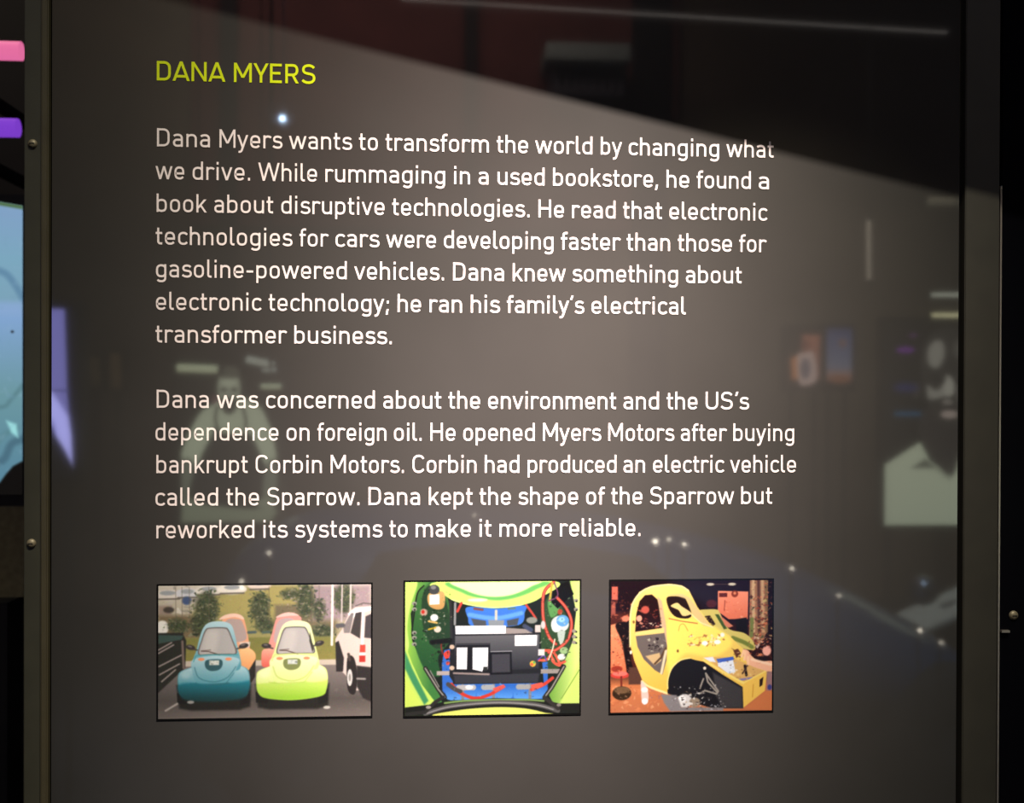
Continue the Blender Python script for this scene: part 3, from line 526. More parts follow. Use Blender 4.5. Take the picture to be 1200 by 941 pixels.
def paint_blue_print():
    c = Canvas(965, 382, 1001, 456, 3, (10, 10, 14), 14)
    c.rect(967, 384, 999, 448, ramp([384, 396, 430, 440, 448], [(44, 54, 96), (72, 84, 124), (112, 118, 140), (160, 118, 104), (104, 62, 48)]), soft=4)
    c.ell(987, 402, 5, 5, (124, 92, 88), soft=4); c.ell(984, 445, 12, 5, (136, 84, 56), soft=5); c.blur(.8); return c
def paint_screen():                             # tall blue screen beyond the panel, swirls of brushwork, dark curve at its foot
    c = Canvas(-90, 236, 27, 580, 3, (136, 172, 196), 15)
    c.rect(-90, 236, 27, 580, ramp([236, 300, 350, 370, 460, 580], [(134, 166, 204), (128, 172, 196), (128, 168, 190), (134, 170, 214), (112, 156, 166), (88, 134, 158)]), soft=2)
    for p, w, a in (([(-60, 300), (-20, 310), (5, 316), (18, 330), (27, 346)], 8, (92, 132, 164)), ([(-50, 470), (0, 476), (14, 466), (27, 450)], 4, (86, 124, 132)), ([(-60, 520), (-10, 520), (6, 508), (20, 500)], 6, (92, 136, 144)), ([(-30, 540), (2, 540), (14, 520), (27, 514)], 9, (70, 104, 122)), ([(-70, 420), (-30, 400), (-4, 396)], 6, (104, 146, 176))):
        c.line(p, w, a, True, soft=5, op=.7)
    c.poly([(8, 492), (20, 496), (22, 512), (14, 506)], (160, 226, 228), soft=4); c.ell(15, 386, 2, 1.6, (50, 60, 70)); c.rect(-90, 350, 27, 366, (146, 176, 224), soft=8, op=.6)
    c.speck(-90, 240, 27, 560, 120, 5, [(120, 160, 186), (146, 180, 206)], op=.25); c.blur(.6); c.rect(-90, 236, 27, 240, (80, 112, 70), soft=3)
    c.poly([(-90, 600), (-90, 585), (-40, 582), (0, 566), (8, 555), (16, 546), (27, 540), (40, 540), (40, 600)], (16, 14, 12), soft=3)
    return c
def paint_side_screen():                        # the same kind of screen, caught edge-on in the panel's reflection
    c = Canvas(40, 358, 90, 562, 3, (3, 3, 6), 16)
    c.poly([(40, 361), (76, 362), (79, 455), (83, 512), (40, 450)], (106, 104, 168), soft=3)
    c.poly([(40, 455), (60, 458), (80, 488), (84, 510), (86, 548), (76, 528), (66, 512), (60, 500), (40, 480)], (168, 168, 238), soft=4)
    c.line([(40, 457), (82, 458)], 2, (58, 58, 104), soft=1.5); c.line([(61, 492), (65, 510)], 2, (90, 90, 160), soft=2); c.blur(.5); return c
# ---------------------------------------------------------------- lettering: a monoline technical alphabet drawn stroke by stroke
HW = 41.0                                       # half the stroke, in 1/1000 em
def _quart(p, q, first, n=7, e=2.35):
    out = []
    for k in range(1, n + 1):
        t = math.pi / 2 * k / n; s, c = math.sin(t) ** (2 / e), 1 - max(0, math.cos(t)) ** (2 / e)
        fx, fy = (s, c) if first == 'h' else (c, s)
        out.append((p[0] + (q[0] - p[0]) * fx, p[1] + (q[1] - p[1]) * fy))
    return out
def path(s):
    """'M x y' then l x y | h x y (a quarter turn leaving level) | v x y (leaving upright) | c six numbers (cubic)."""
    tk = s.split(); i = 0; pts = []
    while i < len(tk):
        k = tk[i]; n = 6 if k == 'c' else 2; a = list(map(float, tk[i + 1:i + 1 + n])); i += 1 + n
        if k in 'Ml': pts.append((a[0], a[1]))
        elif k in 'hv': pts += _quart(pts[-1], a, k)
        else:
            p = pts[-1]
            for q in range(1, 9):
                t = q / 8; u = 1 - t
                pts.append(tuple(u ** 3 * p[d] + 3 * u * u * t * a[d] + 3 * u * t * t * a[2 + d] + t ** 3 * a[4 + d] for d in (0, 1)))
    return pts
BOWL_R = 'M 110 330 v 272 466 h 447 300 l 447 206 v 272 40 h 110 176'
BOWL_L = 'M 447 330 v 285 466 h 110 300 l 110 206 v 285 40 h 447 176'
GL = {  # advance, strokes, diagonals (cut level at both ends)
 'a': (520, ['M 92 418 c 130 452 185 467 248 467 h 408 325 l 408 0', 'M 408 274 l 235 274 h 102 158 v 235 41 l 262 41 h 408 120'], []),
 'b': (556, ['M 110 0 l 110 712', BOWL_R], []),
 'c': (478, ['M 430 398 c 392 448 345 466 285 466 h 108 300 l 108 206 v 285 40 c 345 40 392 58 430 108'], []),
 'd': (556, ['M 447 0 l 447 712', BOWL_L], []),
 'e': (540, ['M 108 236 l 438 236 l 438 300 v 275 466 h 108 300 l 108 206 v 285 40 c 345 40 395 62 432 106'], []),
 'f': (325, ['M 140 0 l 140 560 v 255 664 l 315 664', 'M 38 450 l 300 450'], []),
 'g': (556, ['M 447 508 l 447 -10 v 290 -152 c 220 -152 175 -140 128 -98', BOWL_L], []),
 'h': (550, ['M 110 0 l 110 712', 'M 110 325 v 272 466 h 438 310 l 438 0'], []),
 'i': (255, ['M 127 0 l 127 508', 'M 127 605 l 127 708'], []),
 'k': (520, ['M 110 0 l 110 712'], [(112, 150, 430, 508), (240, 285, 452, 0)]),
 'l': (285, ['M 110 712 l 110 140 v 205 44 l 250 44'], []),
 'm': (850, ['M 110 0 l 110 508', 'M 110 325 v 262 466 h 424 310 l 424 0', 'M 424 325 v 580 466 h 740 310 l 740 0'], []),
 'n': (550, ['M 110 0 l 110 508', 'M 110 325 v 272 466 h 438 310 l 438 0'], []),
 'o': (545, ['M 272 466 h 438 300 l 438 206 v 272 40 h 106 206 l 106 300 v 272 466'], []),
 'p': (556, ['M 110 -182 l 110 508', BOWL_R], []),
 'r': (400, ['M 110 0 l 110 508', 'M 110 325 v 260 466 c 310 466 345 455 384 420'], []),
 's': (480, ['M 412 408 c 370 450 325 467 258 467 c 165 467 112 430 112 362 c 112 300 150 280 215 270 l 300 258 c 370 248 420 222 420 148 c 420 76 360 39 262 39 c 185 39 125 58 76 104'], []),
 't': (345, ['M 140 655 l 140 140 v 240 46 l 305 46', 'M 38 452 l 305 452'], []),
 'u': (550, ['M 110 508 l 110 192 v 272 42 h 438 180', 'M 438 0 l 438 508'], []),
 'v': (490, [], [(62, 508, 245, 0), (428, 508, 245, 0)]),
 'w': (760, [], [(62, 508, 218, 0), (380, 508, 218, 0), (380, 508, 542, 0), (698, 508, 542, 0)]),
 'x': (490, [], [(62, 508, 420, 0), (420, 508, 62, 0)]),
 'y': (490, ['M 232 -8 c 205 -110 180 -152 108 -152 l 70 -152'], [(62, 508, 250, 0), (428, 508, 226, -30)]),
 'A': (645, ['M 150 168 l 495 168'], [(322, 712, 60, 0), (322, 712, 585, 0)]),
 'C': (625, ['M 546 556 c 505 640 435 672 345 672 h 116 452 l 116 260 v 345 40 c 435 40 505 72 546 156'], []),
 'D': (655, ['M 117 0 l 117 712', 'M 117 48 l 310 48 h 532 260 l 532 452 v 310 664 l 117 664'], []),
 'E': (580, ['M 117 0 l 117 712', 'M 117 48 l 515 48', 'M 117 664 l 515 664', 'M 117 362 l 465 362'], []),
 'H': (690, ['M 117 0 l 117 712', 'M 573 0 l 573 712', 'M 117 362 l 573 362'], []),
 'M': (810, ['M 117 0 l 117 712', 'M 693 0 l 693 712'], [(117, 712, 405, 165), (693, 712, 405, 165)]),
 'N': (690, ['M 117 0 l 117 712', 'M 573 0 l 573 712'], [(117, 712, 573, 0)]),
 'R': (645, ['M 117 0 l 117 712', 'M 117 664 l 340 664 h 512 490 v 340 312 l 117 312'], [(335, 330, 520, 0)]),
 'S': (610, ['M 512 584 c 455 645 395 672 305 672 c 180 672 106 610 106 520 c 106 430 160 396 250 380 l 370 358 c 470 340 516 296 516 205 c 516 100 430 40 305 40 c 205 40 132 68 72 130'], []),
 'U': (680, ['M 115 712 l 115 250 v 340 40 h 565 250 l 565 712'], []),
 'W': (945, [], [(62, 712, 255, 0), (472, 712, 255, 0), (472, 712, 690, 0), (882, 712, 690, 0)]),
 'Y': (580, ['M 290 0 l 290 300'], [(58, 712, 290, 270), (522, 712, 290, 270)]),
 '.': (250, ['M 125 0 l 125 112'], []),
 ',': (250, [], [(135, 112, 85, -110)]),
 ';': (250, ['M 135 330 l 135 442'], [(135, 112, 85, -110)]),
 "'": (215, [], [(150, 716, 92, 545)]),
 '-': (400, ['M 62 262 l 338 262'], []),
 ' ': (232, [], []),
}
_gc = {}
def glyph(ch, fat=0.0):
    """Vertices, faces, ink left, ink right of one letter (cached)."""
    if (ch, fat) in _gc: return _gc[ch, fat]
    HW_ = HW + fat
    adv, strokes, diags = GL[ch]; V = []; Fc = []
    for L, s in enumerate(strokes):
        p = path(s); q = [p[0]]
        for a in p[1:]:
            if math.hypot(a[0] - q[-1][0], a[1] - q[-1][1]) > 1.5: q.append(a)
        n = len(q); b0 = len(V)
        for i in range(n):
            d0 = np.subtract(q[i], q[i - 1]) if i > 0 else np.subtract(q[1], q[0])
            d1 = np.subtract(q[i + 1], q[i]) if i < n - 1 else d0
            d0 = d0 / np.hypot(*d0); d1 = d1 / np.hypot(*d1); t = d0 + d1; t = t / np.hypot(*t)
            k = HW_ / max(.5, float(np.dot(t, d0)))
            nx, ny = -t[1] * k, t[0] * k
            V += [(q[i][0] + nx, q[i][1] + ny, L), (q[i][0] - nx, q[i][1] - ny, L)]
        for i in range(n - 1): Fc.append((b0 + 2 * i, b0 + 2 * i + 1, b0 + 2 * i + 3, b0 + 2 * i + 2))
    for L, (x0, y0, x1, y1) in enumerate(diags):
        L += len(strokes)
        w = HW_ * math.hypot(x1 - x0, y1 - y0) / abs(y1 - y0) * (1.0 if ch not in 'k' else .95); b0 = len(V)
        if ch == 'k' and y1 > y0: w = HW_ * 1.30
        if ch == 'N': w = HW_ * 1.12
        V += [(x0 - w, y0, L), (x0 + w, y0, L), (x1 + w, y1, L), (x1 - w, y1, L)]; Fc.append((b0, b0 + 1, b0 + 2, b0 + 3))
    xs = [v[0] for v in V] or [0, 0]
    _gc[ch, fat] = (adv, V, Fc, min(xs), max(xs)); return _gc[ch, fat]
def word_width(w): return sum(glyph(c)[0] for c in w)
KERN = {'ry': -12, 'rr': 0, 'MY': -10, 'My': -20, 'Da': -8, 'DA': -22, 'AN': -16, 'NA': -16, 'YE': -20, "y'": -20, "'s": -16, 'e,': -10}
def text_mesh(name, words, starts, end, z, em, m, parent, y=-.0005, fat=0.0):
    """One printed line. starts: x of the ink of each word; end: x where the ink of the last word stops."""
    V, Fc = [], []
    for i, w in enumerate(words):
        adv = word_width(w); first = glyph(w[0])[3]
        adv += sum(KERN.get(w[k:k + 2], 0) for k in range(len(w) - 1))
        if i + 1 < len(words): k = (starts[i + 1] - starts[i]) / (adv + GL[' '][0] - first + glyph(words[i + 1][0])[3])
        else: k = (end - starts[i]) / (adv - first - (glyph(w[-1])[0] - glyph(w[-1])[4]))
        if DEBUG: print('WORD', w, round(k * 1000 / em, 3))
        k = min(max(k, .88 * em / 1000), 1.12 * em / 1000)
        x = starts[i] - first * k
        for j, ch in enumerate(w):
            a, gv, gf, _, _ = glyph(ch, fat); b = len(V)
            V += [(x + p[0] * k, y - p[2] * 8e-6, z + p[1] * em / 1000) for p in gv]; Fc += [tuple(b + q for q in f) for f in gf]
            x += (a + KERN.get(w[j:j + 2], 0)) * k
    me = bpy.data.meshes.new(name); me.from_pydata(V, [], Fc); me.validate()
    return link(name, me, m, parent)
DEBUG = False
# ---------------------------------------------------------------- the setting: a dark exhibition hall
M_wall = mat('hall_wall_paint', (.02, .018, .024), .8, noise=.2, scale=3)
M_red = mat('dark_red_wall_paint', (.22, .075, .07), .75, noise=.15, scale=4)
M_black = mat('black_paint', (.006, .006, .008), .6)
M_floor = mat('hall_floor', (.03, .03, .034), .45, noise=.3, scale=2)
M_grey = mat('grey_green_enamel', (.42, .55, .54), .5, noise=.1, scale=20)
X0, X1, Y0, Y1, ZC = -4.6, 5.4, -7.0, 3.4, 5.0
tag(box('floor', (X0 - .1, X1 + .1, Y0 - .1, Y1 + .1, -.1, 0), M_floor), kind='structure')
tag(box('ceiling', (X0 - .1, X1 + .1, Y0 - .1, Y1 + .1, ZC, ZC + .1), M_black), kind='structure')
tag(box('wall_left', (X0 - .1, X0, Y0, Y1, 0, ZC), M_wall), kind='structure')
tag(box('wall_right', (X1, X1 + .1, Y0, Y1, 0, ZC), M_wall), kind='structure')
tag(box('wall_far', (X0 - .1, X1 + .1, Y1, Y1 + .1, 0, ZC), M_wall), kind='structure')
M_back = mat('brown_back_wall_paint', (.20, .165, .115), .85, noise=.15, scale=2)
tag(box('wall_back', (X0 - .1, X1 + .1, Y0 - .1, Y0, 0, ZC), M_back), kind='structure')
a = mirrored(225, 150, 6.97); b = mirrored(742, 0, 6.97)
tag(box('trim_1', (a.x, b.x, -7.0, -6.96, 2.7, ZC - .02), M_red), kind='structure')
a = mirrored(786, 140, 6.97); b = mirrored(796, 0, 6.97)
tag(box('trim_2', (a.x, b.x, -7.0, -6.96, a.z, ZC - .02), M_red), kind='structure')
for n, (p0, p1) in enumerate(((258, 277), (545, 560), (742, 784))):
    a = mirrored(p0, 0, 6.9); b = mirrored(p1, 0, 6.9)
    o = box('wall_column', (a.x, b.x, -7.0, -6.9, 0, ZC - .02), M_black)
    tag(o, ['narrow black column on the dark red back wall, left one', 'slim black column on the middle of the dark red back wall', 'wide black column at the right end of the dark red back wall'][n], 'column', 'columns on the back wall')

# ---------------------------------------------------------------- the text panel between its rails
M_board = mat('charcoal_gloss_print', (.0325, .0320, .0300), .035, ior=1.78, noise=.05, scale=9)
M_text = mat('white_ink', (.64, .585, .565), .035, ior=1.78)
M_head = mat('yellow_green_ink', (.50, .60, .012), .035, ior=1.78)
M_edge = mat('panel_edge', (.012, .012, .012), .5)
M_rail = mat('bronze_anodised_rail', (.034, .034, .022), .5, metal=.0, noise=.12, scale=30)
M_rib = mat('bronze_rib', (.052, .045, .024), .45, noise=.1, scale=40)
M_screw = mat('brass_screw', (.22, .19, .12), .5, metal=.4)
M_gap = mat('recess_black', (.002, .002, .002), .9)
M_right = mat('umber_rail', (.027, .025, .018), .55, noise=.1, scale=40)
M_thin = mat('bright_edge_metal', (.5, .45, .4), .3, metal=.8)
M_mat = mat('black_print_border', (.004, .004, .004), .06, ior=1.6)

xl, xr = at(60.5, 470).x, at(1123.5, 300).x
ZB, ZT = .55, 2.25
panel = empty('information_panel', ((xl + xr) / 2, 0, ZB), 'charcoal text panel with yellow heading, white paragraphs and three photographs', 'information panel')
box('board', (xl, xr, 0, .008, ZB, ZT), M_board, panel)
def hx(p): return at(p[0], p[1], 0).x
def by(n): return CZ + CD * (.218713 - .02885794 * n)
EM = 29.5 * CD / F
h0, h1 = at(184, 94.9), at(369, 97.8)
tz = (h0.z + h1.z) / 2
def line_px(z, px):                             # pixel height of a level line at height z
    lo, hi = 0.0, 941.0
    for _ in range(30):
        q = (lo + hi) / 2
        if at(px, q).z > z: lo = q
        else: hi = q
    return lo
def printed(name, words, pxs, end, z, em, m, fat=0.0):
    st = [at(p, line_px(z, p)).x for p in pxs]
    return text_mesh(name, words.split(), st, at(end, line_px(z, end)).x, z, em, m, panel, fat=fat)
o = printed('heading', 'DANA MYERS', (184.1, 274.3), 369.4, tz, 31.2 * CD / F, M_head, 7.0)
o['label'] = 'yellow capital heading'
LINES = [
 (0, 'Dana Myers wants to transform the world by changing what', (184.1, 257.2, 338.7, 420.8, 451.9, 582.2, 627.1, 704.0, 736.8, 851.1), 906.3),
 (1, 'we drive. While rummaging in a used bookstore, he found a', (182.4, 225.9, 302.7, 381.4, 532.3, 560.9, 583.1, 648.1, 781.0, 816.4, 889.0), 900.9),
 (2, 'book about disruptive technologies. He read that electronic', (183.7, 251.3, 329.8, 459.7, 631.0, 670.4, 730.1, 784.5), 899.2),
 (3, 'technologies for cars were developing faster than those for', (182.6, 351.0, 393.3, 452.5, 520.4, 657.4, 734.4, 794.2, 866.2), 898.3),
 (4, 'gasoline-powered vehicles. Dana knew something about', (183.0, 415.2, 531.0, 600.6, 670.9, 803.8), 868.8),
 (5, "electronic technology; he ran his family's electrical", (183.0, 314.8, 466.0, 503.5, 551.8, 594.1, 693.2), 803.3),
 (6, 'transformer business.', (182.4, 345.0), 459.0),
 (8, "Dana was concerned about the environment and the US's", (183.7, 254.1, 312.0, 449.3, 525.6, 572.2, 730.7, 781.2, 826.8), 877.7),
 (9, 'dependence on foreign oil. He opened Myers Motors after buying', (182.4, 335.9, 372.1, 461.8, 504.6, 543.0, 636.2, 712.7, 797.9, 859.3), 930.4),
 (10, 'bankrupt Corbin Motors. Corbin had produced an electric vehicle', (183.4, 299.7, 387.5, 483.5, 568.1, 618.4, 730.7, 765.4, 855.4), 932.5),
 (11, 'called the Sparrow. Dana kept the shape of the Sparrow but', (182.4, 265.4, 313.1, 431.9, 502.4, 562.0, 607.6, 686.9, 716.2, 761.7, 868.4), 904.6),
 (12, 'reworked its systems to make it more reliable.', (183.4, 308.8, 346.0, 456.4, 487.2, 562.0, 585.4, 656.3), 750.2),
]
for n, words, pxs, end in LINES: printed('text_line', words, pxs, end, by(n), EM, M_text)

def photo(name, corners, canvas, gain, label):
    """A printed photograph with its thin black border; corners in order bottom left, bottom right, top right, top left."""
    P = [at(*c) for c in corners]
    x0 = (P[0].x + P[3].x) / 2; x1 = (P[1].x + P[2].x) / 2; z0 = (P[0].z + P[1].z) / 2; z1 = (P[2].z + P[3].z) / 2
    f = box(name, (x0, x1, -.0008, .0005, z0, z1), M_mat, panel); f['label'] = label
    e = .0016
    g = (gain / 1.0, gain / .86, gain / .79)
    q = quad('image', [(x0 + e, -.0010, z0 + e), (x1 - e, -.0010, z0 + e), (x1 - e, -.0010, z1 - e), (x0 + e, -.0010, z1 - e)], print_mat(name + '_print', canvas, g, ior=1.7, rough=.06))
    q.parent = f
    return f
photo('photograph', [(183.7, 844.6), (436.7, 840), (436.7, 683), (183.7, 683.9)], paint_car_park(), .60, 'photograph of teal and lime bubble cars parked in a car park')
photo('photograph', [(472.4, 840.8), (680.7, 837.4), (681.2, 678.6), (473, 679.9)], paint_engine_bay(), .385, 'photograph of blue batteries and a black unit in a green engine bay')
photo('photograph', [(713.4, 836.6), (905.9, 834.2), (906.8, 677.8), (713.4, 678.9)], paint_workshop(), .44, 'photograph of a yellow car shell being built in a workshop')

# ---------------------------------------------------------------- rails, screws and the neighbouring dark panel
def screw(x, z, y, parent, r=.0042):
    bm = bmesh.new(); lathe(bm, (x, y, z), (0, -1, 0), [(r * 1.02, -.001), (r, .0006), (r * .88, .0017), (r * .6, .0026), (r * .25, .0030)], 18)
    o = mesh('screw', bm, M_screw, parent, smooth=True)
    bm = bmesh.new(); bx(bm, x - r * .5, x + r * .5, y - .0033, y - .0029, z - r * .09, z + r * .09); mesh('slot', bm, M_gap, o).matrix_parent_inverse = Matrix()
    return o
a0, a1, a2 = at(27, 470).x, at(48, 470).x, at(57, 470).x
lr = empty('panel_rail', ((a0 + a2) / 2, 0, 0), 'dark bronze upright left of the text panel, with two round screws', 'upright')
box('flange', (a0, a1, .002, .012, .0, 2.35), M_rail, lr, bev=.0008)
box('rib', (a1 + .0002, a2, -.002, .012, .0, 2.35), M_rib, lr, bev=.0012)
box('recess', (a2, xl + .0002, .012, .02, .0, 2.35), M_gap, lr)
for px, py in ((37.5, 168), (36, 637)): p = at(px, py); screw(p.x, p.z, .002, lr)
b0, b1, b2 = at(1127.5, 300).x, at(1167.5, 300).x, at(1171.5, 300).x
rr = empty('panel_rail', ((b0 + b1) / 2, 0, 0), 'plain umber upright strip right of the text panel', 'upright')
box('flange', (b0, b1, -.006, .012, .0, 2.35), M_right, rr, bev=.0008)
box('recess', (xr - .0002, b0, .012, .02, .0, 2.35), M_gap, rr)
box('edge_trim', (b2, b2 + .0016, -.001, .012, .0, at(1172, 218).z), M_thin, rr)
box('back_strip', (b1, b2 + .004, .012, .02, 0, 2.35), M_gap, rr)
dp = empty('dark_panel', (b2 + .12, 0, 0), 'near-black panel at the right edge, with one round screw', 'panel')
M_dark = mat('black_acrylic', (.0022, .0022, .0035), .3, ior=1.1)
box('board', (b2 + .003, b2 + .30, .003, .011, .0, 2.35), M_dark, dp, bev=.0008)
p = at(1187.5, 721, .003); screw(p.x, p.z, .003, dp, .0046)
p = at(1172, 740); box('clip', (b2 + .004, b2 + .012, -.001, .004, p.z - .001, p.z + .001), M_thin, dp)

# ---------------------------------------------------------------- beyond the panel at left: the blue screen and two light bars
def emit(name, c, s): return mat(name, c, .4, emit=s)
YS = 1.9
a = at(-90, 580, YS); b = at(26.5, 241, YS)
scr = empty('display_screen', ((a.x + b.x) / 2, YS, 0), 'tall glowing pale blue screen left of the text panel', 'screen')
box('housing', (a.x - .02, b.x + .012, YS + .004, YS + .07, .1, b.z + .03), M_black, scr, bev=.004)
p = at(-90, 215, YS)
quad('image', [(a.x, YS, a.z), (b.x, YS, a.z), (b.x, YS, b.z), (a.x, YS, b.z + (b.x - a.x) * .16)], print_mat('screen_glow', paint_screen(), (1, 1, 1), glow=.92), scr)
q = at(0, 700, YS - .02)
box('plinth', (a.x - .02, b.x + .012, YS - .02, YS + .2, q.z, a.z - .03), mat('olive_plinth', (.16, .14, .075), .7, noise=.2), scr)
box('stand_foot', (a.x, b.x, YS - .1, YS + .2, 0, q.z), M_black, scr)
wallY = 2.3
for (py0, py1, px1, c, s, lab, cap) in ((49, 71, 25.5, (.93, .19, .42), .78, 'glowing pink light bar high at the left edge, the upper one', 'pink'), (139, 161, 21.5, (.21, .05, .62), .9, 'glowing purple light bar below the pink one at the left edge', 'purple')):
    q0 = at(-110, py0, wallY); q1 = at(px1, py0, wallY); r = (at(0, py0, wallY).z - at(0, py1, wallY).z) / 2; z = q1.z - r
    o = empty('light_bar', ((q0.x + q1.x) / 2, wallY, z), lab, 'light', 'light bars beside the blue screen')
    bm = bmesh.new(); tube(bm, (q0.x, wallY, z), (q1.x, wallY, z), r, 20); mesh('tube', bm, emit(cap + '_glow', c, s), o, smooth=False)
    bm = bmesh.new(); tube(bm, (q0.x - .03, wallY, z), (q0.x, wallY, z), r * 1.15, 20); mesh('end_cap', bm, M_black, o)
    box('bracket', (q0.x, q0.x + .04, wallY, Y1, z - .015, z + .015), M_black, o)

# ---------------------------------------------------------------- behind the viewer: what the gloss of the panel mirrors
M_case = mat('lightbox_case', (.01, .01, .01), .5)
def lightbox(px0, py0, px1, py1, Y, canvas, glow, name, label, cat, group=None):
    a = mirrored(px0, py1, Y); b = mirrored(px1, py0, Y)
    o = empty(name, ((a.x + b.x) / 2, -Y, 0), label, cat, group)
    box('case', (a.x - .015, b.x + .015, -Y - .09, -Y - .004, a.z - .015, b.z + .015), M_case, o, bev=.004)
    quad('image', [(a.x, -Y, a.z), (b.x, -Y, a.z), (b.x, -Y, b.z), (a.x, -Y, b.z)], print_mat(name + '_image', canvas, (1, 1, 1), glow=glow), o)
    for x in (a.x + .03, b.x - .05): box('leg', (x, x + .02, -Y - .06, -Y - .04, 0, a.z - .014), M_case, o)
    return o
lightbox(204, 424, 336, 616, 4.6, paint_apron_man(), 6.6, 'portrait_lightbox', 'lit portrait of a person in a white shirt and dark apron, mirrored at left', 'picture', 'lit portraits behind the viewer')
lightbox(1036, 376, 1196, 616, 4.6, paint_portrait(), 5.0, 'portrait_lightbox', 'lit portrait of a person in a pale open collar, mirrored at right', 'picture', 'lit portraits behind the viewer')
lightbox(922, 384, 965.5, 456, 5.4, paint_scene_print(), 3.6, 'colour_lightbox', 'small lit orange and white picture, mirrored right of centre', 'picture', 'small lit pictures behind the viewer')
lightbox(966, 382, 1001, 456, 5.7, paint_blue_print(), 3.2, 'colour_lightbox', 'small lit blue picture beside the orange one, mirrored right of centre', 'picture', 'small lit pictures behind the viewer')
lightbox(40, 358, 90, 562, 3.0, paint_side_screen(), 10.5, 'side_screen', 'lilac lit screen, mirrored along the left edge of the text panel', 'screen')

def plain_print(c0, c1):
    c = Canvas(0, 0, 20, 40, 2, (8, 6, 4), 21); c.rect(2, 2, 18, 38, vgrad(0, c0, 40, c1), soft=4); c.speck(2, 2, 18, 38, 14, 4, [c0, c1, (30, 22, 14)], op=.6); return c
lightbox(103, 416, 119, 456, 5.6, plain_print((84, 70, 44), (60, 50, 34)), 1.3, 'dim_picture', 'dim brown picture mirrored far left, the outer one of two', 'picture', 'dim brown pictures at the far left')
lightbox(127, 411, 144, 458, 5.9, plain_print((104, 84, 56), (84, 66, 42)), 1.3, 'dim_picture', 'dim brown picture mirrored far left, the inner and brighter one of two', 'picture', 'dim brown pictures at the far left')

# lamps, plus glowing stand-ins for a post, a rail and glints, seen mirrored
def glow_tube(p0, p1, Y, r, c, s, label):
    a, b = mirrored(*p0, Y), mirrored(*p1, Y)
    o = empty('glow_tube', tuple((a + b) / 2), label, 'lamp', 'tube lamps behind the viewer')
    bm = bmesh.new(); tube(bm, a, b, r, 12); mesh('tube', bm, emit('tube_glow', c, s), o)
    for q in (a, b):
        d = (b - a).normalized() * (.02 if q is b else -.02)
        bm = bmesh.new(); tube(bm, q, q + d, r * 1.3, 12); mesh('end_cap', bm, M_black, o)
    bm = bmesh.new(); tube(bm, (a + b) / 2 + Vector((0, 0, r)), ((a + b) / 2).to_tuple()[:2] + (ZC,), .004, 8); mesh('cable', bm, M_black, o)
GY = (.75, .8, .5); GW = (.7, .74, .6)
for p0, p1, px_r, c, s, lab in (((208, 431), (256, 433), 4.5, GY, 2.6, 'long tube lamp left of the apron portrait'), ((289, 421), (322, 428), 4, GW, 2.2, 'tilted tube lamp right of the apron portrait, topmost'), ((308, 434), (324, 434), 2.5, GW, 1.4, 'faint short tube lamp right of the apron portrait'), ((306, 453), (330, 453), 3, GY, 2.2, 'yellowish tube lamp right of the apron portrait, lowest'),
        ((1090, 345.5), (1150, 345.5), 2.6, GW, 2.6, 'thin tube lamp above the open collar portrait, upper one'), ((1090, 371), (1150, 371), 4.2, (.9, .86, .5), 3.4, 'yellowish tube lamp just above the open collar portrait')):
    yy = 4.25 if p0[1] > 400 else 5.0; yy += {431: -.25, 434: -.5, 453: -.75, 371: .3}.get(p0[1], 0)
    glow_tube(p0, p1, yy, px_r * (yy + CD) / F, c, s, lab)
glow_tube((1018, 258), (1018.5, 328), 5.6, 2.6 * 6.64 / F, (.7, .62, .5), 1.1, 'dim upright post with an added glow, mirrored above the small lit pictures')  # a thin post; its glow stands in for light catching it
glow_tube((1084, 236), (1160, 237), 5.6, 5 * 6.64 / F, (.6, .55, .4), .45, 'faint wide tube lamp, mirrored at the upper right')
a, b = mirrored(470, -1, 6.2), mirrored(1110, 38, 6.2)
o = empty('ceiling_rail', tuple((a + b) / 2), 'long thin ceiling rail with an added glow, slanting across the top of the reflection', 'rail')
bm = bmesh.new(); tube(bm, a, b, .0045, 8); mesh('rail', bm, emit('rail_glow', (.72, .66, .6), 2.2), o)  # glow stands in for light falling on the ceiling rail
for t in (.1, .9):
    q = a.lerp(b, t); bm = bmesh.new(); tube(bm, q, (q.x, q.y, ZC), .004, 6); mesh('cable', bm, M_black, o)
def glint(px, py, Y, rpx, c, s, label, stand):
    p = mirrored(px, py, Y); r = .8 * rpx * (Y + CD) / F
    o = empty('glint_bulb', tuple(p), label, 'lamp', 'small lamps behind the viewer')
    bm = bmesh.new(); bmesh.ops.create_uvsphere(bm, u_segments=14, v_segments=8, radius=r, matrix=Matrix.Translation(p)); mesh('bulb', bm, emit('bulb_glow', c, s), o, smooth=True)
    bm = bmesh.new(); tube(bm, p + Vector((0, -r * .7, 0)), p + Vector((0, -r * 3 - .01, 0)), r * 1.1, 12); mesh('socket', bm, M_black, o)
    e = p + Vector((0, -r * 3, 0)); bm = bmesh.new(); tube(bm, e, (e.x, e.y, 0 if stand else ZC), .003, 6); mesh('stem', bm, M_black, o)
glint(331, 139, 3.0, 3.6, (.5, .72, 1), 70, 'bright blue-white lamp, mirrored under the yellow heading', False)
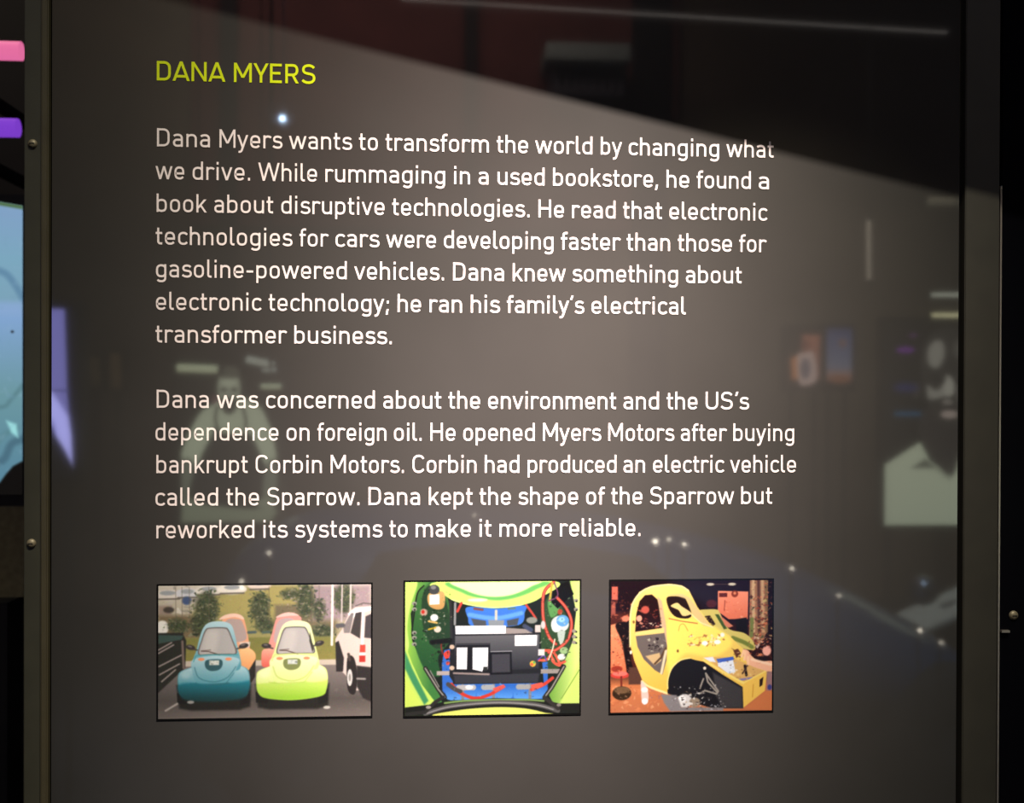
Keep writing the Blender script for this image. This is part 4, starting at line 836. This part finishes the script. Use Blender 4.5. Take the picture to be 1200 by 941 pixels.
for px, py, rp, s, lab in ((315.5, 648, 1.8, 10, 'tiny bulb added for a glint just above the car park photograph'), (283, 681, 2, 9, 'tiny bulb added for a glint at the top edge of the car park photograph'), (768, 634.5, 2.8, 14, 'brightest bulb added for a warm glint after the last word'),
        (784, 632, 2.6, 4, 'soft bulb added for the middle of three warm glints after the last word'), (802, 638, 2.2, 10, 'small bulb added for the rightmost of three warm glints after the last word'), (928, 666, 2, 8, 'tiny bulb added for a glint up right of the workshop photograph'),
        (983, 698, 2, 4, 'faint reddish bulb added for a glint right of the workshop photograph'), (1078, 739, 2.2, 8, 'tiny bulb added for a glint under the slanted reading board'), (1103, 753, 2.2, 4, 'faint bulb added for the outermost glint at the lower right'), (556, 604, 1.8, 3.5, 'faint bulb added for a glint above the middle of the last text line')):
    glint(px, py, 2.2 if py > 600 else 3, rp, (1, .9, .72), s * 2.6, lab, True)  # warm bulbs added to make the glints along the car's roofline

# a slanted reading board on a post, mirrored at the lower right
P = [mirrored(1050, 719, 4.46), mirrored(1150, 676, 4.46), mirrored(1150, 708, 4.28), mirrored(1086, 737, 4.28)]
o = empty('reading_board', (P[0].x + .2, -4.4, 0), 'pale slanted reading board on a post, mirrored at the lower right', 'reading board')
M_paper = mat('pale_board', (.62, .62, .54), .6)
bm = bmesh.new(); vs_ = [bm.verts.new(q) for q in P] + [bm.verts.new(q - Vector((0, .0, .02))) for q in P]
for f in ((0, 1, 2, 3), (7, 6, 5, 4), (0, 4, 5, 1), (1, 5, 6, 2), (2, 6, 7, 3), (3, 7, 4, 0)): bm.faces.new([vs_[k] for k in f])
mesh('board', bm, M_paper, o)
c_ = sum(P, Vector()) / 4
A_ = lambda u, v: P[0].lerp(P[1], u).lerp(P[3].lerp(P[2], u), v) + Vector((0, .0015, .003))
me = bpy.data.meshes.new('lettering'); me.from_pydata([A_(.42, .38), A_(.64, .38), A_(.66, .60), A_(.44, .60)], [], [(0, 1, 2, 3)]); link('lettering', me, mat('grey_ink', (.16, .16, .15), .6), o)
box('post', (c_.x - .03, c_.x + .03, c_.y - .03, c_.y + .03, 0, c_.z - .05), M_black, o); box('foot', (c_.x - .2, c_.x + .2, c_.y - .12, c_.y + .12, 0, .02), M_black, o)

# grey-green unit on the wall, mirrored at the top
a = mirrored(640, 70, 6.5); b = mirrored(740, 51, 6.5)
o = empty('ventilation_unit', ((a.x + b.x) / 2, -6.5, a.z), 'grey-green box with louvres under it high on the back wall', 'ventilation unit')
box('cover', (a.x, b.x, -6.93, -6.5, a.z, b.z), M_grey, o, bev=.01)
g = mirrored(648, 110, 6.6); h = mirrored(734, 70, 6.6)
M_lou = mat('louvre_grey', (.12, .13, .17), .5)
box('grille_box', (g.x, h.x, -6.93, -6.65, g.z, a.z - .002), M_lou, o)
for k in range(8):
    x = g.x + (h.x - g.x) * (k + .5) / 8; box('louvre', (x - .012, x + .012, -6.65, -6.62, g.z + .01, a.z - .01), M_lou, o)

# the blue vehicle on show behind the viewer
YC = 3.0
prof = [(222, 760), (232, 700), (262, 655), (300, 628), (345, 611), (400, 604), (500, 601), (600, 604), (700, 613), (800, 631), (930, 664), (1010, 697), (1085, 736), (1145, 768), (1205, 815), (1235, 890)]
PR = [mirrored(x, y, YC) for x, y in prof]
M_blue = mat('blue_car_paint', (.018, .07, .17), .42, coat=.35)
M_glass = mat('dark_car_glass', (.01, .015, .02), .06)
M_tyre = mat('tyre_rubber', (.012, .012, .012), .8); M_rim = mat('wheel_rim', (.4, .4, .42), .3, metal=.9)
xa, xb = PR[0].x, PR[-1].x
veh = empty('display_car', ((xa + xb) / 2, -YC - .4, 0), 'rounded blue car on show, its roof mirrored faintly along the bottom', 'car')
bm = bmesh.new(); rings = []; NS = 20
for i, q in enumerate(PR):
    t = (q.x - xa) / (xb - xa); hw = .72 * (1 - abs(2 * t - 1) ** 4) ** .5 if 0 < t < 1 else .16
    hw = max(hw, .16); zb = .22; ring = []
    for k in range(NS):
        an = 2 * math.pi * k / NS; cc, ss = math.cos(an), math.sin(an); e = .62
        y = hw * math.copysign(abs(cc) ** e, cc); zz = (q.z + zb) / 2 + (q.z - zb) / 2 * math.copysign(abs(ss) ** e, ss)
        if ss > 0: y *= 1 - .30 * ss * ss
        ring.append(bm.verts.new((q.x, -YC - .45 + y, zz)))
    rings.append(ring)
for A, B in zip(rings, rings[1:]):
    for k in range(NS): bm.faces.new((A[k], A[(k + 1) % NS], B[(k + 1) % NS], B[k]))
bm.faces.new(rings[0]); bm.faces.new(rings[-1])
o = mesh('body', bm, M_blue, veh, smooth=True); sub = o.modifiers.new('s', 'SUBSURF'); sub.levels = sub.render_levels = 1
for x in (xa + .42, xb - .48):
    for y in (-YC + .18, -YC - 1.08):
        bm = bmesh.new(); lathe(bm, (x, y, .27), (0, 1, 0), [(.12, -.09), (.25, -.09), (.27, -.06), (.27, .06), (.25, .09), (.12, .09)], 24); w = mesh('wheel', bm, M_tyre, veh, smooth=True)
        bm = bmesh.new(); lathe(bm, (x, y, .27), (0, 1, 0), [(.02, -.095), (.15, -.085), (.15, .085), (.02, .095)], 16); r_ = mesh('rim', bm, M_rim, w); r_.matrix_parent_inverse = Matrix()
for s in (1, -1):
    bm = bmesh.new(); ys = -YC - .45 + s * .70
    P_ = [(xa + .55, .74), (xa + .68, .95), (xa + 1.15, 1.0), (xa + 1.6, .93), (xa + 1.85, .74)]
    v0 = [bm.verts.new((x, ys - s * max(0, (z - .7)) * .35, z)) for x, z in P_]; v1 = [bm.verts.new((x, ys - s * .03 - s * max(0, (z - .7)) * .35, z)) for x, z in P_]
    bm.faces.new(v0); bm.faces.new(v1[::-1])
    for k in range(5): bm.faces.new((v0[k], v0[(k + 1) % 5], v1[(k + 1) % 5], v1[k]))
    mesh('side_window', bm, M_glass, veh)
    bm = bmesh.new(); bmesh.ops.create_uvsphere(bm, u_segments=12, v_segments=8, radius=.07, matrix=Matrix.Translation((xb - .12, -YC - .45 + s * .42, .62))); mesh('headlamp', bm, M_rim, veh, smooth=True)

# ---------------------------------------------------------------- the spotlight over the panel, with its barn door that cuts the slanting edge of the light
fx = empty('spotlight', tuple(SPOT), 'black ceiling spotlight with a barn door, above the text panel', 'spotlight')
aim = (AIM - SPOT).normalized()
bm = bmesh.new(); lathe(bm, SPOT - aim * .02, -aim, [(.05, 0), (.055, .01), (.055, .16), (.03, .19)], 20); mesh('lamp_can', bm, M_black, fx, smooth=True)
bm = bmesh.new(); tube(bm, SPOT - aim * .12, (SPOT.x, SPOT.y - .08, ZC), .01, 10); mesh('stem', bm, M_black, fx)
T = .16
e0 = SPOT.lerp(at(60, -34), T); e1 = SPOT.lerp(at(1150, 238), T); d = (e1 - e0); em_ = SPOT.lerp(at(600, 101), T)
e0, e1 = e0 - d * .6, e1 + d * .7
up = Vector((0, -.10, .16)); th = Vector((0, .0015, .0009))
bm = bmesh.new(); q = [e0, em_, e1, e1 + up, em_ + up, e0 + up]; A = [bm.verts.new(p) for p in q]; B = [bm.verts.new(p + th) for p in q]
bm.faces.new(A); bm.faces.new(B[::-1])
for k in range(6): bm.faces.new((A[k], A[(k + 1) % 6], B[(k + 1) % 6], B[k]))
mesh('barn_door', bm, M_black, fx)
